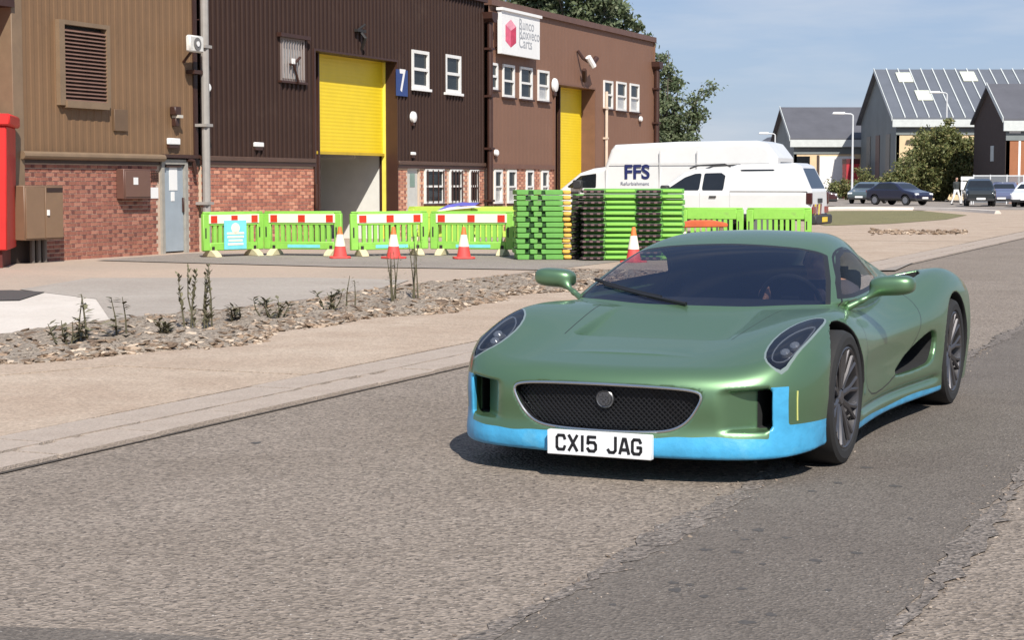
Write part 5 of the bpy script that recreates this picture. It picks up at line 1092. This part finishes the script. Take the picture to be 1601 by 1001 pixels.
def car():
    root = empty('sports_car', NOSE, CAR_A, 'low green metallic sports car with blue film on its bumper, driven along the road', 'car')
    S = surfnet(f_car, (-.06, 0, .08), (4.66, 1.06, 1.2), .0125)
    ay = np.abs
    npl = lambda y: nose_plan(np.minimum(ay(y), 1.1))
    # glass
    fs = lambda x, y, z: np.maximum(np.maximum(poly2(x, y, SCR)-.0, tub_top(x, ay(y))+.012-z), .775-z)
    scr, S = cut(S, fs)
    border, _ = cut(scr, lambda x, y, z: -(poly2(x, y, SCR)+.03))
    scr_in, scr_edge = cut(scr, lambda x, y, z: poly2(x, y, SCR)+.028)
    ws = emit('windscreen', scr_in, screen_g, root)
    emit('edge_band', scr_edge, black, ws)
    for sgn in (1, -1):
        w, S = cut(S, lambda x, y, z: np.maximum(poly2(x, z, SIDEW), .42-sgn*y))
        wi, we = cut(w, lambda x, y, z: poly2(x, z, SIDEW)+.02)
        o = emit('side_window', wi, side_g, root); emit('edge_band', we, black, o)
    # wheel wells and dark openings
    well = None
    for xa in (AF, AR_):
        for sgn in (1, -1):
            w, S = cut(S, lambda x, y, z: np.maximum(np.sqrt((x-xa)**2+(z-WR-.005)**2)-.391, .66-sgn*y))
            emit('wheel_arch', w, liner_m, root)
    gv, S = cut(S, lambda x, y, z: np.maximum(poly2(y, z, GR)-.002, npl(y)+.03-x))
    gv, back = cut(gv, lambda x, y, z: x-.6)
    S = (S[0] if len(S[0]) >= len(back[0]) else back[0], S[1] if len(S[0]) >= len(back[0]) else back[1], S[2]+back[2])
    S = (back[0], back[1], S[2])
    grille = emit('grille', gv, black, root)
    for sgn in (1, -1):
        w, S = cut(S, lambda x, y, z: np.maximum(poly2(sgn*y, z, [(.712, .269), (.785, .269), (.785, .459), (.712, .453)]), np.maximum(npl(y)+.06-x, x-.62)))
        emit('corner_intake', w, liner_m, root)
        w, S = cut(S, lambda x, y, z: np.maximum(poly2(x, z, INTAKE)-.003, np.maximum(sgn*y-side_w(x, z)+.03, .6-sgn*y)))
        emit('side_intake', w, liner_m, root)
        w, S = cut(S, lambda x, y, z: np.maximum(poly2(x, sgn*y, [(2.885, .71), (3.19, .608), (3.63, .588), (3.715, .755), (3.525, .812), (3.24, .802)]), z-tub_top(x, ay(y))+.008))
        w, rest = largest(w); emit('shoulder_intake', w, liner_m, root); S = (w[0], w[1], S[2]+rest[2])
        h, S = cut(S, lambda x, y, z: np.maximum(poly2(x, sgn*y, HEAD), .45-z))
        hl, hb = cut(h, lambda x, y, z: poly2(x, sgn*y, HEAD)+.010)
        hd = emit('headlamp', hl, lamp_g, root)
        emit('bezel', hb, mat('headlamp_bezel', (.16, .20, .19), rough=.3, var=0, coat=.5), hd)
        emit('lamp_bucket', hl, black, hd, -.05)
        for k, (lx, ly) in enumerate(((.46, .785), (.55, .808))):
            z0 = float(tub_top(np.array(lx), np.array(ly)))-.045
            mb = MB(); mb.lathe([(.001, .028), (.014, .026), (.024, .018), (.028, .004), (.034, -.012), (.037, -.014), (.037, -.03)], 16)
            o = mb.build('projector', mat('lamp_chrome', (.75, .77, .8), rough=.12, metal=.7, var=0), hd, loc=(lx, sgn*ly, z0), rot=(0, R(-38), 0))
        mb = MB(); cx_, cy_ = .56, .80; path = [(cx_+(px-cx_)*.70-.03, cy_+(py-cy_)*.66) for px, py in HEAD]; path += path[:2]
        mb.tube([(px, sgn*py, float(tub_top(np.array(px), np.array(py)))-.022) for px, py in path], .0045, 6)
        mb.build('light_strip', mat('lamp_chrome', (.8,)*3), hd)
    # blue film left on the bumper lip, the corners and the sills
    def film(x, y, z):
        a = ay(y)
        f = np.minimum(z-(.230+.007*np.sin(9*y)+.002*np.sin(33*y+1)), np.maximum(np.maximum(.786-a, a-.855), z-.474))
        f = np.minimum(f, np.maximum(.79-a, z-.287))
        f = np.maximum(f, np.where((a < .84) & (z > .25), x-npl(y)-.05, -1))
        return np.maximum(np.maximum(f, x-.655), .10-z)
    fm, S = cut(S, film); emit('protective_film', fm, film_m, root)
    for sgn in (1, -1):
        fm, S = cut(S, lambda x, y, z: np.maximum(np.maximum(z-.168-.005*np.sin(x*5), np.maximum(1.36-x, x-3.43)), .86-sgn*y))
        emit('sill_film', fm, film_m, root)
    # panel shut lines
    DOOR = rounded([(1.56, .27), (1.50, .55), (1.56, .76), (1.62, .81), (1.9, .965), (2.15, 1.06), (2.55, 1.075), (2.86, .88), (2.95, .70), (2.80, .50), (2.3, .29)], 2)
    for sgn in (1, -1):
        dp = lambda x, y, z: np.maximum(poly2(x, z, DOOR), .50-sgn*y)
        a, b = cut(S, dp); S = (a[0], a[1], a[2]+b[2])
        dl, S = cut(S, lambda x, y, z: np.maximum(ay(poly2(x, z, DOOR))-.004, .50-sgn*y)); emit('door_gap', dl, black, root)
    for sgn in (1, -1):
        bp_ = lambda x, y, z: sgn*y-(.455+.10*(x-.60))
        bm_ = lambda x, y, z: np.maximum(np.maximum(.62-x, x-1.31), np.maximum(.5-z, .2-sgn*y))
        a, b = cut(S, lambda x, y, z: np.maximum(bp_(x, y, z), bm_(x, y, z)*0-1)); S = (a[0], a[1], a[2]+b[2])
        gl_, S = cut(S, lambda x, y, z: np.maximum(ay(bp_(x, y, z))-.003, bm_(x, y, z))); emit('bonnet_gap', gl_, mat('gap_dark', (.02, .03, .022), rough=.6, var=0), root)
    emit('bodywork', S, paint, root)
    # floor and cabin lining
    mb = MB(); mb.box(.30, 4.35, -.60, .60, .13, .15); mb.build('floor_pan', liner_m, root)
    # grille lattice, surround, badge
    mb = MB(); step = .026
    def gx(y): return float(nose_plan(abs(y)))+.062
    for fam in (1, -1):
        for k in range(-40, 41):
            run = []
            for t in np.linspace(0, 1, 25):
                z = .258+t*.23; y = k*step+fam*(z-.37)
                if poly2(np.array(y), np.array(z), GR) < -.004: run.append((gx(y)-.006, y, z))
            if len(run) > 2: mb.tube([run[0], run[len(run)//2], run[-1]], .0032, 4)
    mb.build('mesh', mat('grille_wire', (.014, .014, .016), rough=.4, metal=.3, var=0), grille)
    ring = []
    for i in range(len(GR)):
        a, b = np.array(GR[i]), np.array(GR[(i+1) % len(GR)])
        for t in np.linspace(0, 1, 4)[:-1]: ring.append(a*(1-t)+b*t)
    for _ in range(3): ring = [(ring[i-1]+2*ring[i]+ring[(i+1) % len(ring)])/4 for i in range(len(ring))]
    ring.append(ring[0]); ring.append(ring[1])
    mb = MB(); mb.tube([(float(nose_plan(abs(p[0]))+Pf(np.array(p[1])))+.008, p[0], p[1]) for p in ring], .0085, 8, False)
    mb.build('chrome_surround', silver, grille)
    bx = .045
    bd = MB().lathe([(.001, -.012), (.034, -.012), (.036, -.008), (.041, -.010), (.046, -.006), (.047, .004)], 32, 'x', (bx, 0, .398)).build('badge', mat('badge_grey', (.16, .16, .165), rough=.4, metal=.9, var=.3, scale=90), grille)
    mb = MB()                                           # cat's face in relief
    for sg in (1, -1):
        mb.add([(bx-.017, sg*.008, .425), (bx-.017, sg*.026, .424), (bx-.017, sg*.024, .409), (bx-.017, sg*.010, .412)], [(0, 1, 2, 3)])
        mb.add([(bx-.017, sg*.006, .407), (bx-.017, sg*.020, .405), (bx-.017, sg*.012, .398), (bx-.017, sg*.006, .399)], [(0, 1, 2, 3)])
        mb.add([(bx-.017, sg*.005, .392), (bx-.017, sg*.022, .398), (bx-.017, sg*.019, .380), (bx-.017, sg*.009, .374)], [(0, 1, 2, 3)])
    mb.add([(bx-.018, -.005, .404), (bx-.018, .005, .404), (bx-.018, .008, .39), (bx-.018, -.008, .39)], [(0, 1, 2, 3)])
    mb.add([(bx-.018, -.008, .379), (bx-.018, .008, .379), (bx-.018, .006, .368), (bx-.018, -.006, .368)], [(0, 1, 2, 3)])
    mb.build('face_relief', mat('badge_dark', (.05, .05, .055), rough=.5, var=0), bd, smooth=0)
    # number plate
    plx = -.034
    pl = MB().box(plx-.006, plx+.03, -.272, .272, .122, .243).build('number_plate', white_plate, root, bevel=.004)
    glyph = {'C': [[(.9, .72), (.78, .93), (.22, .93), (.07, .8), (.07, .2), (.22, .07), (.78, .07), (.9, .28)]], 'X': [[(.05, 0), (.95, 1)], [(.95, 0), (.05, 1)]], '1': [[(.5, 0), (.5, 1)]],
             '5': [[(.9, .93), (.14, .93), (.1, .52), (.25, .6), (.75, .6), (.92, .45), (.92, .2), (.75, .07), (.25, .07), (.07, .24)]], 'J': [[(.85, 1), (.85, .2), (.68, .07), (.25, .07), (.08, .24)]],
             'A': [[(.03, 0), (.42, 1)], [(.97, 0), (.58, 1)], [(.38, .93), (.62, .93)], [(.22, .28), (.78, .28)]], 'G': [[(.9, .74), (.76, .93), (.22, .93), (.07, .8), (.07, .2), (.22, .07), (.76, .07), (.92, .22), (.92, .46), (.55, .46)]]}
    yy = .222
    for ch in 'CX15 JAG':
        wd_ = {'1': .022, ' ': .030}.get(ch, .051)
        if ch != ' ':
            mb = MB(); th = .0072
            for q_, pl_ in enumerate(glyph[ch]):
                for (ax, az), (bx_, bz) in zip(pl_[:-1], pl_[1:]):
                    A2 = Vector((yy-ax*wd_, .144+az*.080)); B2 = Vector((yy-bx_*wd_, .144+bz*.080)); d_ = (B2-A2).normalized(); n_ = Vector((-d_.y, d_.x))*th; e_ = d_*(th*.45 if len(pl_) > 2 else 0)
                    c4 = [A2-e_+n_, A2-e_-n_, B2+e_-n_, B2+e_+n_]; x0_ = plx-.0065-.0004*q_
                    mb.add([(x0_-.002, p.x, p.y) for p in c4]+[(x0_, p.x, p.y) for p in c4], [(0, 1, 2, 3), (7, 6, 5, 4), (0, 4, 5, 1), (1, 5, 6, 2), (2, 6, 7, 3), (3, 7, 4, 0)])
            mb.build('character', ink, pl, smooth=0)
        yy -= wd_+.0125
    mb = MB(); mb.tube([(float(nose_plan(.885))+float(Pf(np.array(z)))-.004+.0, -.885, z) for z in (.305, .36, .41, .45)], .004, 5); mb.build('side_marker', mat('marker_yellow', C(200, 200, 120), rough=.4), root)
    # mirrors
    for sg in (1, -1):
        V = []
        f = lambda x, y, z: smin(smax((((np.abs(x-1.80)/.085)**3+(np.abs(y-1.01)/.125)**3+(np.abs(z-.885-.05*(y-1.0))/.056)**3)**(1/3)-1)*.056, x-1.835, .02),
                                 smin(capsule(x, y, z, (1.76, .95, .855), (1.72, .86, .805), .013, .014), capsule(x, y, z, (1.72, .86, .805), (1.69, .79, .765), .014, .022), .02), .03)
        S3 = surfnet(f, (1.6, .68, .7), (1.95, 1.2, 1.0), .011, sym=False)
        if sg < 0: S3 = (S3[0]*[1, -1, 1], S3[1]*[1, -1, 1], [q[::-1] for q in S3[2]])
        m_, r_ = cut(S3, lambda x, y, z: np.maximum(1.8335-x, .88-sg*y))
        o = emit('wing_mirror', r_, paint, root); emit('mirror_glass', m_, silver, o)
    # wiper
    def wz(x, y): return float(Rz(np.array(x))-.10*y*y)+.012
    mb = MB(); pts = [(1.335, .03), (1.375, .16), (1.43, .31), (1.51, .48), (1.59, .62)]
    mb.tube([(px, py, wz(px, py)) for px, py in pts], [.012, .010, .008, .007, .006], 6); wp = mb.build('wiper', black, root)
    mb = MB(); mb.tube([(1.40+.26*t, .20+.50*t, wz(1.40+.26*t-.03*math.sin(3*t), .20+.50*t)+.002) for t in [i/8 for i in range(9)]], .011, 5); mb.build('wiper_blade', black, wp)
    # wheels
    def wheel(xa, sg, wd):
        o = empty('wheel', (xa, 0, WR), 0); o.parent = root
        yo, yi = sg*.965 if xa == AF else sg*.985, sg*(.965-wd) if xa == AF else sg*(.985-wd); d = 1 if sg > 0 else -1
        r = WR
        t = MB().lathe([(.262, yo-d*.012), (.275, yo-d*.002), (r-.035, yo), (r-.012, yo-d*.012), (r, yo-d*.04), (r, (yo+yi)/2), (r, yi+d*.04), (r-.015, yi+d*.01), (.27, yi), (.262, yi+d*.02)], 56, 'y', cap=False)
        t.build('tyre', tyre_m, o)
        rm = MB().lathe([(.263, yo-d*.010), (.256, yo-d*.006), (.248, yo-d*.014), (.243, yo-d*.045), (.235, yi+d*.03), (.262, yi+d*.012)], 56, 'y', cap=False).build('rim', rim_m, o)
        sp_ = MB()
        for k in range(10):
            a = 2*math.pi*k/10+.2
            for da in (-.075, .075):
                p0 = (math.cos(a)*.05, yo-d*.05, math.sin(a)*.05); p1 = (math.cos(a+da*.6)*.15, yo-d*.032, math.sin(a+da*.6)*.15); p2 = (math.cos(a+da*1.7)*.248, yo-d*.018, math.sin(a+da*1.7)*.248)
                sp_.tube([p0, p1, p2], [.018, .012, .0125], 6)
        sp_.build('spokes', rim_m, rm)
        MB().lathe([(.001, yo-d*.028), (.034, yo-d*.030), (.05, yo-d*.045), (.06, yo-d*.07)], 24, 'y').build('hub_cap', rim_m, rm)
        MB().lathe([(.02, yo-d*.10), (.19, yo-d*.10), (.19, yo-d*.125), (.02, yo-d*.125)], 40, 'y').build('brake_disc', mat('brake_steel', (.25, .24, .23), rough=.4, metal=.9, var=.1), o)
        ar = [(.215*math.cos(t), .215*math.sin(t)) for t in np.linspace(2.4, 3.7, 9)]+[(.13*math.cos(t), .13*math.sin(t)) for t in np.linspace(3.7, 2.4, 9)]
        MB().prism(ar, 'y', yo-d*.075, yo-d*.15).build('caliper', mat('caliper_grey', (.05, .05, .055), rough=.4, var=0), o)
    for xa, wd in ((AF, .265), (AR_, .33)):
        for sg in (1, -1): wheel(xa, sg, wd)
    # cabin
    cloth = mat('cabin_trim', (.035, .035, .04), rough=.8, var=.1)
    db = MB(); db.prism([(1.36, .60), (1.40, .765), (1.55, .79), (1.80, .79), (1.92, .74), (1.90, .60)], 'y', -.70, .70); db.build('dashboard', cloth, root, bevel=.02)
    for sy in (.38, -.38):
        st = empty('seat', (0, sy, 0)); st.parent = root
        MB().prism([(2.05, .30), (2.05, .40), (2.12, .43), (2.60, .36), (2.62, .28)], 'y', -.24, .24).build('seat_cushion', cloth, st, bevel=.03, seg=2)
        MB().prism([(2.55, .33), (2.66, .34), (2.93, .82), (2.92, .91), (2.85, .92), (2.81, .82)], 'y', -.19, .19).build('seat_back', cloth, st, bevel=.03, seg=2)
    MB().box(2.99, 3.02, -.46, .46, .3, .93).build('bulkhead', cloth, root)
    wl_ = empty('steering_wheel', (1.99, -.38, .76)); wl_.parent = root; wl_.rotation_euler = (0, R(-24), 0)
    mb = MB(); mb.tube([(0, .175*math.cos(t), .175*math.sin(t)) for t in np.linspace(0, 2*math.pi, 33)], .015, 8, False); mb.build('wheel_ring', black, wl_)
    mb = MB(); mb.box(-.02, .01, -.05, .05, -.04, .04)
    for t in (0, math.pi, -math.pi/2): mb.tube([(0, 0, 0), (0, .17*math.cos(t), .17*math.sin(t))], .014, 6)
    mb.build('wheel_spokes', black, wl_)
    return root
def driver():
    root = empty('person', NOSE, CAR_A, 'driver in a dark jacket at the wheel of the green car', 'person')
    c = -.38
    def f(x, y, z):
        p = capsule(x, y, z, (2.45, c, .47), (2.62, c, .72), .15, .165)
        p = smin(p, capsule(x, y, z, (2.62, c-.14, .78), (2.62, c+.14, .78), .09, .09), .08)
        p = smin(p, capsule(x, y, z, (2.64, c, .80), (2.60, c, .90), .055, .052), .03)
        p = smin(p, ball(x, y, z, (2.575, c, .97), (.095, .075, .112)), .03)
        p = smin(p, ball(x, y, z, (2.477, c, .962), (.024, .016, .024)), .015)
        for s in (1, -1):
            p = smin(p, ball(x, y, z, (2.585, c+s*.076, .965), (.02, .012, .03)), .008)
            el = (2.34, c+s*.26, .60); hd = (2.02, c+s*.165, .80)
            p = smin(p, capsule(x, y, z, (2.62, c+s*.20, .77), el, .062, .048), .04)
            p = smin(p, capsule(x, y, z, el, (2.07, c+s*.175, .79), .045, .032), .02)
            p = smin(p, ball(x, y, z, hd, (.05, .035, .045)), .02)
            for q in range(4):
                b = (1.985, c+s*.175, .815-.018*q)
                p = smin(p, capsule(x, y, z, (2.01, c+s*.17, .82-.02*q), b, .0105, .010), .006)
                p = smin(p, capsule(x, y, z, b, (1.975, c+s*.15, .81-.018*q), .010, .009), .005)
            p = smin(p, capsule(x, y, z, (2.04, c+s*.15, .81), (2.0, c+s*.14, .845), .012, .010), .008)
            p = smin(p, capsule(x, y, z, (2.48, c+s*.10, .46), (2.08, c+s*.13, .52), .085, .06), .05)
            p = smin(p, capsule(x, y, z, (2.08, c+s*.13, .52), (1.74, c+s*.12, .27), .058, .045), .03)
            p = smin(p, capsule(x, y, z, (1.75, c+s*.12, .25), (1.64, c+s*.12, .33), .045, .035), .03)
        return p
    S = surfnet(f, (1.5, c-.42, .15), (2.9, c+.42, 1.12), .013, sym=False)
    head, S = cut(S, lambda x, y, z: np.maximum(.868-z, 2.3-x))
    hair, skin = cut(head, lambda x, y, z: np.minimum(1.03+.4*(2.5-x)-z, .935-z)*0+np.maximum(1.02-z-(x-2.53)*1.1, .93-z))
    hands, S = cut(S, lambda x, y, z: np.maximum(x-2.075, .70-z))
    legs, S = cut(S, lambda x, y, z: np.maximum(z-.56, x-2.40))
    skin_m = mat('skin', (.50, .27, .19), rough=.5, var=.05)
    body = emit('body', (skin[0], skin[1], skin[2]), skin_m, root)
    for sg in (1, -1):
        hh, hands = cut(hands, lambda x, y, z: sg*(y-c)) if sg > 0 else (hands, hands)
        emit('hand', hh, skin_m, root); emit('hair', hair, mat('hair_brown', (.05, .03, .02), rough=.7, var=.2), root, .006)
    emit('jacket', S, mat('dark_jacket', (.05, .045, .06), rough=.8, var=.1), root); emit('trousers', legs, mat('dark_trousers', (.03, .035, .05), rough=.8, var=.1), root)
    return root
car(); driver()
